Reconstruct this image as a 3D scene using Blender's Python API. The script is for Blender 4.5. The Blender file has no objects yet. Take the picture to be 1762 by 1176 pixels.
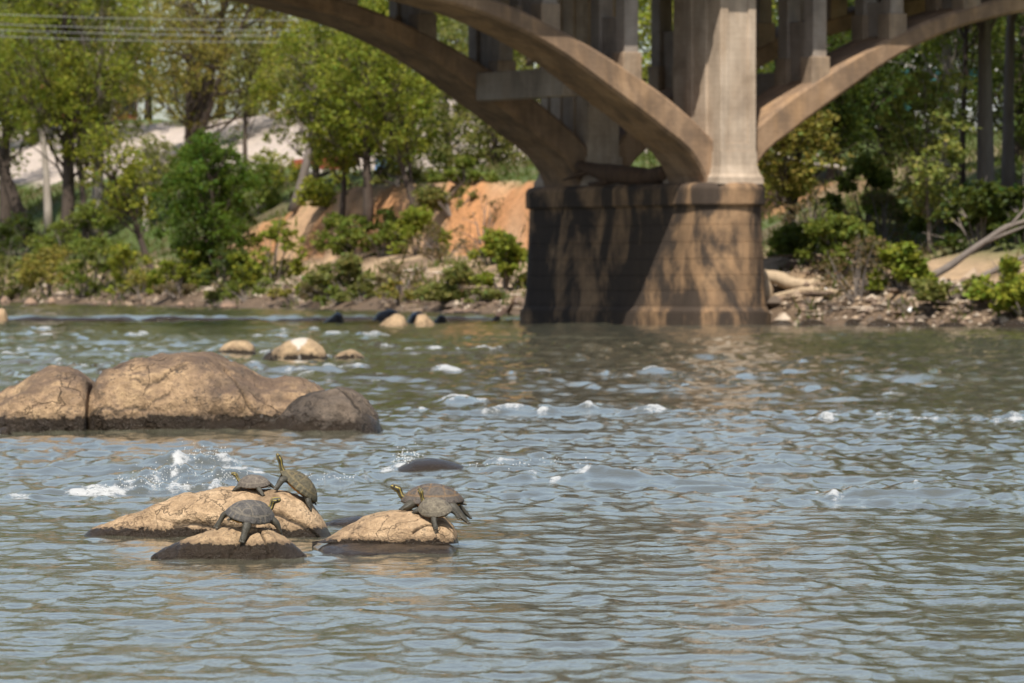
import bpy, math, random
import numpy as np
from mathutils import Vector, Matrix, Euler
from mathutils.bvhtree import BVHTree

# ------------------------------------------------------------------ camera, sky, sun, exposure
S = bpy.context.scene
COL = S.collection
FPX, YH, CAMH = 9789.0, 487.0, 1.4          # focal length in photo pixels, horizon row, camera height (m)
cd = bpy.data.cameras.new('camera'); cam = bpy.data.objects.new('camera', cd); COL.objects.link(cam)
cd.lens = 200; cd.sensor_width = 36; cd.clip_start = 0.1; cd.clip_end = 6000
cam.location = (0, 0, CAMH)
cam.rotation_euler = (math.radians(90) - math.atan((588 - YH) / FPX), 0, 0)
cd.dof.use_dof = True; cd.dof.focus_distance = 29.9; cd.dof.aperture_fstop = 9.0
S.camera = cam

SUN_EL, SUN_AZ = 57.0, 7.0                   # elevation; degrees left of straight behind the camera
sd = Vector((-math.sin(math.radians(SUN_AZ)), -math.cos(math.radians(SUN_AZ)), math.tan(math.radians(SUN_EL)))).normalized()
w = bpy.data.worlds.new('World'); S.world = w; w.use_nodes = True
nt = w.node_tree; bg = nt.nodes['Background']
sk = nt.nodes.new('ShaderNodeTexSky'); sk.sky_type = 'NISHITA'; sk.sun_disc = False
sk.sun_elevation = math.radians(SUN_EL); sk.sun_rotation = math.atan2(sd.x, sd.y)
sk.air_density = 1.0; sk.dust_density = 1.2; sk.ozone_density = 1.0
hs = nt.nodes.new('ShaderNodeHueSaturation'); hs.inputs['Saturation'].default_value = 0.85   # thin high haze
nt.links.new(sk.outputs[0], hs.inputs['Color']); nt.links.new(hs.outputs[0], bg.inputs[0]); bg.inputs[1].default_value = 0.088
sl = bpy.data.lights.new('sun', 'SUN'); so = bpy.data.objects.new('sun', sl); COL.objects.link(so)
sl.energy = 4.2; sl.angle = math.radians(0.53); sl.color = (1.0, 0.94, 0.85)
so.rotation_euler = sd.to_track_quat('Z', 'Y').to_euler(); so.location = (-30, -60, 120)
S.view_settings.view_transform = 'Standard'; S.view_settings.look = 'None'
S.view_settings.exposure = 0.57; S.view_settings.gamma = 1.0
S.render.engine = 'CYCLES'
S.cycles.use_denoising = True
S.cycles.max_bounces = 6; S.cycles.diffuse_bounces = 3; S.cycles.glossy_bounces = 3; S.cycles.transmission_bounces = 4
S.cycles.sample_clamp_indirect = 4.0

# ------------------------------------------------------------------ helpers
rng = np.random.default_rng(7)

def ray(px, py):
    return np.array([(px - 881) / FPX, 1.0, (YH - py) / FPX])
def P(px, py, Y):
    d = ray(px, py) * Y
    return np.array([d[0], Y, CAMH + d[2]])
def wat(px, py, z=0.0):
    Y = FPX * (CAMH - z) / (py - YH)
    return np.array([(px - 881) / FPX * Y, Y, z])

def _h(ix, iy, iz, seed):
    n = (ix * 374761393 + iy * 668265263 + iz * 2147483647 + seed * 974634777) & 0xFFFFFFFF
    n = ((n ^ (n >> 13)) * 1274126177) & 0xFFFFFFFF
    n = ((n ^ (n >> 16)) * 2246822519) & 0xFFFFFFFF
    return ((n ^ (n >> 15)) & 0xFFFFFF) / float(0xFFFFFF) * 2 - 1
def noise(x, y, z=None, seed=0):
    x = np.asarray(x, float); y = np.asarray(y, float)
    z = np.zeros_like(x) if z is None else np.asarray(z, float)
    x, y, z = np.broadcast_arrays(x, y, z)
    fx, fy, fz = np.floor(x), np.floor(y), np.floor(z)
    ix, iy, iz = fx.astype(np.int64), fy.astype(np.int64), fz.astype(np.int64)
    u, v, t = x - fx, y - fy, z - fz
    su, sv, st = [q * q * q * (q * (q * 6 - 15) + 10) for q in (u, v, t)]
    r = 0
    for a in (0, 1):
        for b in (0, 1):
            for c in (0, 1):
                wgt = (su if a else 1 - su) * (sv if b else 1 - sv) * (st if c else 1 - st)
                r = r + wgt * _h(ix + a, iy + b, iz + c, seed)
    return r
def fbm(x, y, z=None, seed=0, o=4, g=0.5):
    r = 0; a = 1.0; f = 1.0
    for k in range(o):
        r = r + a * noise(np.asarray(x) * f + 17.3 * k, np.asarray(y) * f - 9.1 * k, None if z is None else np.asarray(z) * f + 5.7 * k, seed + k)
        a *= g; f *= 2.03
    return r
def sstep(a, b, x):
    t = np.clip((np.asarray(x, float) - a) / (b - a), 0, 1); return t * t * (3 - 2 * t)

def mesh_np(name, V, Fq, mat=None, parent=None, smooth=True, attrs=None, uniq=False):
    V = np.asarray(V, np.float32); Fq = np.asarray(Fq, np.int32)
    me = bpy.data.meshes.new(name)
    k = Fq.shape[1]; m = len(Fq)
    me.vertices.add(len(V)); me.vertices.foreach_set('co', V.ravel())
    me.loops.add(m * k); me.loops.foreach_set('vertex_index', Fq.ravel())
    me.polygons.add(m); me.polygons.foreach_set('loop_start', np.arange(0, m * k, k, dtype=np.int32))
    me.polygons.foreach_set('loop_total', np.full(m, k, np.int32))
    me.polygons.foreach_set('use_smooth', np.full(m, bool(smooth)))
    me.update(calc_edges=True)
    if attrs:
        for an, (ty, data) in attrs.items():
            at = me.attributes.new(an, ty, 'POINT')
            key = 'color' if ty == 'FLOAT_COLOR' else 'value'
            at.data.foreach_set(key, np.asarray(data, np.float32).ravel())
    if mat: me.materials.append(mat)
    return link(name, me, parent)
def link(name, me, parent=None):
    o = bpy.data.objects.new(name, me); COL.objects.link(o)
    if parent is not None: o.parent = parent
    return o
def tag(o, label=None, cat=None, group=None, kind=None):
    if label: o['label'] = label
    if cat: o['category'] = cat
    if group: o['group'] = group
    if kind: o['kind'] = kind
    return o
def empty(name, loc, rz=0.0):
    o = bpy.data.objects.new(name, None); COL.objects.link(o); o.location = loc; o.rotation_euler = (0, 0, rz)
    o.empty_display_size = 0.2
    return o

class MB:
    """collects quads of one mesh"""
    def __init__(s): s.v = []; s.f = []; s.n = 0
    def add(s, V, F):
        s.v.append(np.asarray(V, float)); s.f.append(np.asarray(F, int) + s.n); s.n += len(V)
    def box(s, a, b, taper=0.0):
        x0, y0, z0 = a; x1, y1, z1 = b; t = taper
        V = [(x0, y0, z0), (x1, y0, z0), (x1, y1, z0), (x0, y1, z0), (x0 + t, y0 + t, z1), (x1 - t, y0 + t, z1), (x1 - t, y1 - t, z1), (x0 + t, y1 - t, z1)]
        s.add(V, [(0, 3, 2, 1), (4, 5, 6, 7), (0, 1, 5, 4), (1, 2, 6, 5), (2, 3, 7, 6), (3, 0, 4, 7)])
    def tube(s, pts, rad, n=7, cap=True):
        pts = np.asarray(pts, float); m = len(pts); rad = np.broadcast_to(np.asarray(rad, float), (m,))
        tan = np.gradient(pts, axis=0); tan /= np.linalg.norm(tan, axis=1)[:, None] + 1e-9
        up = np.array([0.31, 0.17, 0.93]); 
        if abs(tan.mean(0) @ up) > 0.8: up = np.array([0.9, 0.4, 0.1])
        e1 = np.cross(tan, up); e1 /= np.linalg.norm(e1, axis=1)[:, None] + 1e-9
        e2 = np.cross(tan, e1)
        a = np.linspace(0, 2 * np.pi, n, endpoint=False)
        V = pts[:, None] + rad[:, None, None] * (np.cos(a)[None, :, None] * e1[:, None] + np.sin(a)[None, :, None] * e2[:, None])
        V = V.reshape(-1, 3)
        i = np.arange(m - 1)[:, None] * n; j = np.arange(n)[None]; j2 = (j + 1) % n
        F = np.stack([i + j, i + j2, i + n + j2, i + n + j], -1).reshape(-1, 4)
        if cap:
            V = np.vstack([V, pts[:1], pts[-1:]]); c0 = m * n; c1 = c0 + 1
            jj = np.arange(0, n, 1)
            F0 = np.stack([np.full(n, c0), (jj + 1) % n, jj, np.full(n, c0)], -1)
            b = (m - 1) * n
            F1 = np.stack([np.full(n, c1), b + jj, b + (jj + 1) % n, np.full(n, c1)], -1)
            s.caps = getattr(s, 'caps', [])
            s.add(V, F)
            off = s.n - len(V)
            s.caps.append(np.vstack([F0, F1])[:, :3] + off)
        else: s.add(V, F)
    def build(s, name, mat, parent=None, smooth=False, bevel=0.0):
        V = np.vstack(s.v); F = np.vstack(s.f)
        caps = getattr(s, 'caps', None)
        if caps:
            C = np.vstack(caps)
            me = bpy.data.meshes.new(name)
            me.from_pydata([tuple(x) for x in V], [], [tuple(x) for x in F] + [tuple(x) for x in C])
            me.polygons.foreach_set('use_smooth', np.full(len(me.polygons), bool(smooth)))
            me.materials.append(mat)
            o = link(name, me, parent)
        else:
            o = mesh_np(name, V, F, mat, parent, smooth)
        if bevel:
            b = o.modifiers.new('bevel', 'BEVEL'); b.width = bevel; b.segments = 2; b.limit_method = 'ANGLE'
        return o

def loft(rings, closed_top=True, closed_bot=False):
    """rings: list of (n,3) arrays -> verts, quads"""
    n = len(rings[0]); V = np.vstack(rings); m = len(rings)
    i = np.arange(m - 1)[:, None] * n; j = np.arange(n)[None]; j2 = (j + 1) % n
    F = [np.stack([i + j, i + j2, i + n + j2, i + n + j], -1).reshape(-1, 4)]
    def capq(base, flip):
        q = []
        h = n // 2
        for k in range(h - 1):       # strip across an even ring
            a, b, c, d = base + k, base + k + 1, base + (n - 2 - k), base + (n - 1 - k)
            q.append((a, b, c, d) if not flip else (d, c, b, a))
        return np.array(q)
    if closed_top: F.append(capq((m - 1) * n, False))
    if closed_bot: F.append(capq(0, True))
    return V, np.vstack(F)

# ------------------------------------------------------------------ materials
def mat(name, rough=0.8, color=(0.5, 0.5, 0.5), spec=0.4):
    m = bpy.data.materials.new(name); m.use_nodes = True
    b = m.node_tree.nodes['Principled BSDF']
    b.inputs['Base Color'].default_value = (*color, 1); b.inputs['Roughness'].default_value = rough
    b.inputs['Specular IOR Level'].default_value = spec
    return m
class NT:
    def __init__(s, m): s.t = m.node_tree; s.N = s.t.nodes; s.L = s.t.links; s.b = s.N.get('Principled BSDF')
    def n(s, ty, **kw):
        q = s.N.new(ty)
        for k, v in kw.items(): setattr(q, k, v)
        return q
    def val(s, sock, v):
        if hasattr(v, 'is_output'): s.L.new(v, sock)
        elif v is not None: sock.default_value = v
    def coord(s, kind='Object', scale=(1, 1, 1), loc=(0, 0, 0)):
        if kind == 'World': o = s.n('ShaderNodeNewGeometry').outputs['Position']
        else: o = s.n('ShaderNodeTexCoord').outputs[kind]
        mp = s.n('ShaderNodeMapping'); mp.inputs['Scale'].default_value = scale; mp.inputs['Location'].default_value = loc
        s.L.new(o, mp.inputs[0]); return mp.outputs[0]
    def noise(s, co, scale, detail=4, rough=0.55, dist=0.0):
        q = s.n('ShaderNodeTexNoise'); q.inputs['Scale'].default_value = scale; q.inputs['Detail'].default_value = detail
        q.inputs['Roughness'].default_value = rough; q.inputs['Distortion'].default_value = dist
        s.L.new(co, q.inputs['Vector']); return q.outputs['Fac']
    def ramp(s, fac, stops, interp='LINEAR'):
        q = s.n('ShaderNodeValToRGB'); q.color_ramp.interpolation = interp
        el = q.color_ramp.elements
        while len(el) < len(stops): el.new(0.5)
        for e, (p, c) in zip(el, stops):
            e.position = p; e.color = (*c, 1) if len(c) == 3 else c
        s.L.new(fac, q.inputs[0]); return q.outputs[0]
    def mix(s, fac, a, b, mode='MIX'):
        q = s.n('ShaderNodeMix'); q.data_type = 'RGBA'; q.blend_type = mode
        s.val(q.inputs[0], fac)
        for sk_, v in ((q.inputs[6], a), (q.inputs[7], b)):
            if hasattr(v, 'is_output'): s.L.new(v, sk_)
            else: sk_.default_value = (*v, 1)
        return q.outputs[2]
    def math(s, op, a, b=None, c=None, clamp=False):
        q = s.n('ShaderNodeMath'); q.operation = op; q.use_clamp = clamp
        s.val(q.inputs[0], a)
        if b is not None: s.val(q.inputs[1], b)
        if c is not None: s.val(q.inputs[2], c)
        return q.outputs[0]
    def mrange(s, v, a, b, c=0.0, d=1.0):
        q = s.n('ShaderNodeMapRange'); q.interpolation_type = 'SMOOTHSTEP'
        s.L.new(v, q.inputs[0])
        for i, x in zip((1, 2, 3, 4), (a, b, c, d)): q.inputs[i].default_value = x
        return q.outputs[0]
    def sep(s, v):
        q = s.n('ShaderNodeSeparateXYZ'); s.L.new(v, q.inputs[0]); return q.outputs
    def attr(s, name):
        q = s.n('ShaderNodeAttribute'); q.attribute_name = name; return q
    def bump(s, h, strength=0.3, dist=0.02):
        q = s.n('ShaderNodeBump'); q.inputs['Strength'].default_value = strength; q.inputs['Distance'].default_value = dist
        s.L.new(h, q.inputs['Height']); s.L.new(q.outputs[0], s.b.inputs['Normal']); return q
    def set(s, **kw):
        for k, v in kw.items():
            sk_ = s.b.inputs[k.replace('_', ' ')]
            if hasattr(v, 'is_output'): s.L.new(v, sk_)
            else: sk_.default_value = v if not isinstance(v, tuple) or len(v) == 4 else (*v, 1)

def rock_material(name, light, mid, dark, wetz, scale=1.0, wet_col=(0.024, 0.017, 0.011), wz_noise=0.03, speck=0.5, top_stain=0.0, hair_amt=0.4):
    m = mat(name); t = NT(m)
    co = t.coord('World')
    n1 = t.noise(co, 3.0 * scale, 6, 0.6, 0.3)
    base = t.ramp(n1, [(0.36, dark), (0.48, mid), (0.62, light)])
    n2 = t.noise(co, 38 * scale, 4, 0.7)
    sp = t.ramp(n2, [(0.37, (1, 1, 1)), (0.45, (0, 0, 0))])
    patch = t.ramp(t.noise(co, 7 * scale, 3), [(0.42, (0, 0, 0)), (0.62, (1, 1, 1))])
    fac = t.math('MULTIPLY', t.math('MULTIPLY', sp, patch), speck)
    base = t.mix(fac, base, (0.07, 0.06, 0.05))
    n3 = t.noise(co, 14 * scale, 5, 0.65)
    base = t.mix(0.85, base, t.ramp(n3, [(0.28, (0.27, 0.26, 0.25)), (0.5, (0.5, 0.5, 0.5)), (0.72, (0.70, 0.70, 0.70))]), 'OVERLAY')
    pit = t.ramp(t.noise(co, 75 * scale, 3, 0.6), [(0.30, (1, 1, 1)), (0.38, (0, 0, 0))])
    base = t.mix(t.math('MULTIPLY', pit, 0.7), base, (0.05, 0.04, 0.03))
    vc = t.n('ShaderNodeTexVoronoi'); vc.feature = 'DISTANCE_TO_EDGE'; vc.inputs['Scale'].default_value = 3.2 * scale; vw = t.n('ShaderNodeVectorMath'); vw.operation = 'MULTIPLY_ADD'
    wn = t.n('ShaderNodeTexNoise'); wn.inputs['Scale'].default_value = 5 * scale; wn.inputs['Detail'].default_value = 5; t.L.new(co, wn.inputs['Vector']); t.L.new(wn.outputs['Color'], vw.inputs[0]); vw.inputs[1].default_value = (0.5 / scale,) * 3; t.L.new(co, vw.inputs[2]); t.L.new(vw.outputs[0], vc.inputs['Vector'])
    hair = t.math('MULTIPLY', t.mrange(vc.outputs['Distance'], 0.0, 0.022, 1.0, 0.0), t.ramp(t.noise(co, 1.7 * scale, 2), [(0.46, (0, 0, 0)), (0.56, (1, 1, 1))]))
    base = t.mix(t.math('MULTIPLY', hair, hair_amt), base, (0.06, 0.045, 0.032))
    if top_stain:      # weathered, lichen grown upper faces
        nz_ = t.sep(t.n('ShaderNodeNewGeometry').outputs['Normal'])[2]
        ts = t.mrange(t.math('ADD', nz_, t.math('MULTIPLY', t.math('SUBTRACT', t.noise(co, 2.2, 6, 0.7), 0.5), 2.0)), 0.55, 1.0)
        base = t.mix(t.math('MULTIPLY', ts, top_stain), base, (0.125, 0.085, 0.062))
        bl_ = t.ramp(t.noise(co, 1.3, 6, 0.72, 0.6), [(0.52, (0, 0, 0)), (0.60, (1, 1, 1))])
        base = t.mix(t.math('MULTIPLY', bl_, 0.4), base, (0.10, 0.07, 0.05))
    z = t.sep(co)[2]
    zz = t.math('ADD', z, t.math('MULTIPLY', t.math('SUBTRACT', t.math('MULTIPLY', t.math('ADD', t.noise(co, 5 * scale, 5, 0.75), t.noise(co, 19 * scale, 4, 0.7)), 0.5), 0.5), wz_noise * 9))
    wet = t.mrange(zz, wetz - wz_noise * 0.25, wetz + wz_noise * 0.25, 1.0, 0.0)
    damp = t.mrange(zz, wetz + wz_noise * 0.3, wetz + wz_noise * 0.3 + 0.035 / scale, 0.55, 0.0)
    base = t.mix(damp, base, t.mix(0.5, dark, wet_col))
    wc = t.mix(t.noise(co, 40 * scale, 3), wet_col, tuple(c * 2.0 for c in wet_col))
    base = t.mix(t.math('MULTIPLY', t.attr('crack').outputs['Fac'], 0.9), base, (0.03, 0.025, 0.02))
    t.b.inputs['Specular IOR Level'].default_value = 0.25
    t.set(Base_Color=t.mix(wet, base, wc), Roughness=t.mrange(wet, 0, 1, 0.88, 0.15))
    t.bump(t.math('SUBTRACT', t.math('ADD', n3, t.math('MULTIPLY', n2, 0.8)), t.math('MULTIPLY', hair, 0.5)), 1.0, 0.035 / scale)
    return m

M = {}
M['rock_tan'] = rock_material('rock_tan', (0.52, 0.365, 0.22), (0.42, 0.285, 0.165), (0.27, 0.185, 0.11), 0.05, 1.6, speck=0.8, wz_noise=0.014)
M['rock_low'] = rock_material('rock_low', (0.48, 0.34, 0.20), (0.38, 0.26, 0.15), (0.25, 0.175, 0.105), 0.065, 1.6, speck=0.8, wz_noise=0.016)
M['rock_wet'] = rock_material('rock_wet', (0.10, 0.085, 0.07), (0.06, 0.05, 0.042), (0.04, 0.035, 0.03), 3.0, 1.4)
M['boulder'] = rock_material('boulder', (0.47, 0.32, 0.18), (0.36, 0.24, 0.14), (0.17, 0.12, 0.08), 0.15, 0.55, wz_noise=0.04, speck=1.0, top_stain=0.75, hair_amt=0.3)
M['boulder_grey'] = rock_material('boulder_grey', (0.16, 0.122, 0.09), (0.095, 0.075, 0.058), (0.05, 0.042, 0.034), 0.12, 0.6, wz_noise=0.08, speck=0.7)
M['rock_far'] = rock_material('rock_far', (0.55, 0.39, 0.23), (0.44, 0.31, 0.18), (0.25, 0.18, 0.11), 0.07, 0.5, wz_noise=0.05)
M['rock_ledge_tan'] = rock_material('rock_ledge_tan', (0.50, 0.35, 0.21), (0.42, 0.29, 0.17), (0.27, 0.19, 0.115), -0.02, 0.6, wz_noise=0.01)
M['rock_shore'] = rock_material('rock_shore', (0.42, 0.28, 0.19), (0.30, 0.20, 0.14), (0.15, 0.11, 0.08), 0.26, 0.4, wz_noise=0.05)
M['ledge'] = rock_material('ledge', (0.06, 0.06, 0.065), (0.045, 0.047, 0.05), (0.03, 0.03, 0.034), 3.0, 0.4)

def leaf_material(name):
    m = mat(name, 0.6, spec=0.25); t = NT(m)
    c = t.attr('tint').outputs['Color']
    t.set(Base_Color=c, Roughness=0.55)
    tr = t.n('ShaderNodeBsdfTranslucent'); t.L.new(t.mix(0.5, c, (0.24, 0.27, 0.03)), tr.inputs[0])
    mx = t.n('ShaderNodeMixShader'); mx.inputs[0].default_value = 0.48
    out = t.N['Material Output']
    t.L.new(t.b.outputs[0], mx.inputs[1]); t.L.new(tr.outputs[0], mx.inputs[2]); t.L.new(mx.outputs[0], out.inputs[0])
    return m
M['leaf'] = leaf_material('leaf')
def bark_material(name, a, b):
    m = mat(name, 0.9); t = NT(m); co = t.coord('World', (1, 1, 0.25))
    t.set(Base_Color=t.mix(t.noise(co, 5, 5), a, b)); t.bump(t.noise(co, 14, 4), 0.6, 0.05); return m
M['bark_dark'] = bark_material('bark_dark', (0.035, 0.026, 0.02), (0.11, 0.08, 0.06))
M['bark_grey'] = bark_material('bark_grey', (0.10, 0.08, 0.065), (0.24, 0.20, 0.17))
M['bark_pale'] = bark_material('bark_pale', (0.22, 0.18, 0.14), (0.48, 0.42, 0.36))
M['driftwood'] = bark_material('driftwood', (0.30, 0.22, 0.14), (0.55, 0.42, 0.28))
M['driftwood_dark'] = bark_material('driftwood_dark', (0.03, 0.02, 0.014), (0.16, 0.09, 0.05))

def concrete_material(name, light, mid, dark, stain, stain_amt, rust=0.25):
    m = mat(name, 0.88); t = NT(m); co = t.coord('Object')
    n1 = t.noise(co, 0.9, 6, 0.62, 0.4)
    c = t.ramp(n1, [(0.3, dark), (0.5, mid), (0.7, light)])
    cr = t.coord('Object', (1, 1, 0.18))
    r = t.ramp(t.noise(cr, 1.7, 4, 0.6), [(0.5, (0, 0, 0)), (0.68, (1, 1, 1))])
    c = t.mix(t.math('MULTIPLY', r, rust), c, (0.42, 0.25, 0.12))
    sn = t.noise(t.coord('Object', (1, 1, 0.5)), 0.62, 6, 0.68, 0.5)
    s_ = t.ramp(sn, [(0.5 - 0.10 * stain_amt, (0, 0, 0)), (0.60 - 0.08 * stain_amt, (1, 1, 1))])
    c = t.mix(t.math('MULTIPLY', s_, stain_amt), c, stain)
    dr = t.ramp(t.noise(t.coord('Object', (1, 1, 0.06)), 5, 3, 0.6), [(0.30, (0.78, 0.77, 0.76)), (0.6, (1, 1, 1))])
    c = t.mix(0.75, c, dr, 'MULTIPLY')
    z = t.sep(co)[2]
    brd = t.math('PINGPONG', z, 0.09)
    line = t.mrange(brd, 0.0, 0.012, 0.82, 1.0)
    cmb = t.n('ShaderNodeCombineColor'); [t.L.new(line, cmb.inputs[i]) for i in range(3)]
    c = t.mix(0.8, c, cmb.outputs[0], 'MULTIPLY')
    t.set(Base_Color=c)
    t.bump(t.math('ADD', t.noise(co, 9, 5), t.math('MULTIPLY', line, 0.6)), 0.4, 0.03)
    return m
M['concrete'] = concrete_material('concrete', (0.43, 0.325, 0.23), (0.335, 0.245, 0.165), (0.20, 0.145, 0.10), (0.10, 0.075, 0.055), 0.35)
M['concrete_pillar'] = concrete_material('concrete_pillar', (0.56, 0.45, 0.34), (0.46, 0.36, 0.265), (0.32, 0.245, 0.175), (0.16, 0.12, 0.09), 0.2, 0.2)
M['concrete_rib'] = concrete_material('concrete_rib', (0.40, 0.265, 0.16), (0.295, 0.19, 0.112), (0.18, 0.12, 0.075), (0.085, 0.06, 0.045), 0.4, 0.45)
M['concrete_grey'] = concrete_material('concrete_grey', (0.38, 0.32, 0.27), (0.30, 0.25, 0.205), (0.21, 0.17, 0.14), (0.10, 0.08, 0.065), 0.2, 0.12)
M['concrete_pier'] = concrete_material('concrete_pier', (0.36, 0.225, 0.12), (0.27, 0.165, 0.088), (0.155, 0.098, 0.055), (0.036, 0.027, 0.021), 0.92, 0.35)

# ------------------------------------------------------------------ terrain
SHORE = np.array([(90, -60), (70, 30), (40, 130), (16.6, 180), (9.3, 188.5), (7.2, 196), (3.5, 210), (-0.5, 226), (-14.5, 284), (-32, 352), (-62, 440), (-120, 560), (-300, 820), (-900, 1500)], float)
def shore_d(x, y):
    x = np.asarray(x, float); y = np.asarray(y, float)
    best = np.full(x.shape, 1e9); sgn = np.zeros(x.shape)
    for a, b in zip(SHORE[:-1], SHORE[1:]):
        ab = b - a; L = ab @ ab
        t = np.clip(((x - a[0]) * ab[0] + (y - a[1]) * ab[1]) / L, 0, 1)
        dx = x - a[0] - t * ab[0]; dy = y - a[1] - t * ab[1]
        d = np.hypot(dx, dy)
        side = -(ab[0] * dy - ab[1] * dx)      # >0 on the inland (right) side
        m = d < best
        best = np.where(m, d, best); sgn = np.where(m, np.sign(side), sgn)
    return best * np.where(sgn == 0, 1, sgn)
def wlevel(x, y):
    return 0.2 * sstep(208.5, 210.5, y + 0.06 * np.asarray(x) + 0.5 * noise(np.asarray(x) / 3.0, np.asarray(y) * 0 + 3.3, seed=5))
def terr(x, y):
    x = np.asarray(x, float); y = np.asarray(y, float)
    d = shore_d(x, y) + 0.8 * fbm(x / 7, y / 11, seed=21, o=3)
    up = sstep(228, 262, y); far = sstep(330, 380, y)
    clay = up * (1 - sstep(292, 325, y)); d = d + 0.22 * fbm(x / 1.6, y / 3.0, seed=23, o=3) * sstep(5, 7, d)
    h = np.interp(d, [-60, -8, -1.5, 0, 0.8, 2.6, 5.5], [-3, -1.2, -0.35, -0.06, 0.45, 1.05, 1.9])
    tc = ((y - 300) * 16 + (x + 12) * 38) / 41.2 + 0.5 * fbm(x / 3.5, y / 3.5, seed=25, o=3)
    hc = (np.interp(tc, [-12, 0, 0.5, 1.5, 2.1, 8, 24, 60, 300], [0.0, 0.7, 2.2, 4.0, 4.4, 4.9, 6.6, 8.4, 12])) * sstep(5.0, 7.5, d)
    hs = np.interp(d, [5.5, 9, 16, 24, 34, 45, 90, 400], [0, 0.8, 2.6, 4.6, 6.4, 7.6, 8.4, 12])
    h = h + np.where(d > 5.5, hc * clay + hs * (1 - clay), 0)
    h = h + 2.2 * far * sstep(9, 22, d) + 3.2 * sstep(320, 360, y) * sstep(22, 42, d)
    h = h + 0.17 * fbm(x / 1.5, y / 2.2, seed=3, o=3) * sstep(-2, 3, d) + 0.5 * fbm(x / 12, y / 12, seed=9, o=3) * sstep(4, 20, d)
    h = h + 0.85 * np.exp(-((x - 10.2) / 1.9) ** 2 - ((y - 194.5) / 1.9) ** 2)
    return h + wlevel(x, y)
def ground_hit(px, py, y0=170, y1=900):
    Y = np.arange(y0, y1, 0.5); r = ray(px, py)
    z = CAMH + r[2] * Y; hit = np.where(z <= terr(r[0] * Y, Y))[0]
    Yh = Y[hit[0]] if len(hit) else y1
    return np.array([r[0] * Yh, Yh, terr(r[0] * Yh, Yh)])
def spaced(*segs):
    out = []
    for a, b, st in segs: out.append(np.arange(a, b, st))
    return np.concatenate(out)
xs = spaced((-4000, -400, 300), (-400, -75, 13), (-75, 48, 0.75), (48, 160, 8), (160, 4001, 320))
ys = spaced((-600, 100, 50), (100, 168, 4), (168, 470, 0.85), (470, 640, 7), (640, 4601, 330))
X, Yg = np.meshgrid(xs, ys); Z = terr(X, Yg)
nx, ny = len(xs), len(ys)
def gridF(nx, ny):
    i = np.arange(ny - 1)[:, None] * nx; j = np.arange(nx - 1)[None]
    return np.stack([i + j, i + j + 1, i + nx + j + 1, i + nx + j], -1).reshape(-1, 4)
dS = shore_d(X, Yg) + 0.8 * fbm(X / 7, Yg / 11, seed=21, o=3)
nn = fbm(X / 5, Yg / 5, seed=31, o=4)
sand = np.array([0.40, 0.28, 0.17]); clay = np.array([0.50, 0.24, 0.10]); claypale = np.array([0.52, 0.33, 0.19]); grass = np.array([0.085, 0.115, 0.03]); mud = np.array([0.14, 0.095, 0.06]); gravel = np.array([0.50, 0.42, 0.36]); litter = np.array([0.15, 0.10, 0.06])
def lerp(a, b, t): return a * (1 - t[..., None]) + b * t[..., None]
C = np.broadcast_to(mud, X.shape + (3,)).copy()
C = lerp(C, np.broadcast_to(sand, C.shape), sstep(1.0, 3.4, dS + nn * 1.1))
C = lerp(C, np.broadcast_to(litter, C.shape), sstep(0.1, 0.6, nn) * sstep(1, 4, dS) * 0.8)
upc = sstep(228, 255, Yg) * (1 - sstep(300, 325, Yg))
cl = lerp(np.broadcast_to(clay, C.shape), np.broadcast_to(claypale, C.shape), sstep(-0.3, 0.5, fbm(X / 2.2, Yg / 6, seed=77, o=3)))
tC = ((Yg - 300) * 16 + (X + 12) * 38) / 41.2 + 0.5 * fbm(X / 3.5, Yg / 3.5, seed=25, o=3)
C = lerp(C, cl, sstep(-0.6, 0.1, tC) * sstep(5, 6.5, dS) * (1 - sstep(2.0, 2.8, tC)) * upc)
top = np.maximum(sstep(2.0, 2.8, tC) * sstep(5, 6.5, dS) * upc, sstep(6, 9, dS) * (1 - upc))
gl = lerp(np.broadcast_to(grass, C.shape), np.broadcast_to(litter, C.shape), sstep(0.0, 0.7, nn) * 0.7)
C = lerp(C, gl, top)
C = lerp(C, np.broadcast_to(gravel, C.shape), sstep(23, 24.5, dS + 2 * nn) * (1 - sstep(40, 42, dS + nn)) * sstep(318, 335, Yg))
gm = mat('ground_earth', 0.95); t = NT(gm); co = t.coord('World')
c = t.mix(0.7, t.attr('tint').outputs['Color'], t.ramp(t.noise(co, 1.8, 6, 0.7), [(0.25, (0.3, 0.3, 0.3)), (0.5, (0.5, 0.5, 0.5)), (0.78, (0.72, 0.7, 0.68))]), 'OVERLAY')
t.set(Base_Color=c); t.bump(t.noise(co, 2.5, 6, 0.7), 0.9, 0.25)
g = mesh_np('ground', np.stack([X, Yg, Z], -1).reshape(-1, 3), gridF(nx, ny), gm, attrs={'tint': ('FLOAT_COLOR', np.concatenate([C, np.ones(X.shape + (1,))], -1))})
tag(g, 'earthen riverbank and riverbed', kind='structure')

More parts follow.
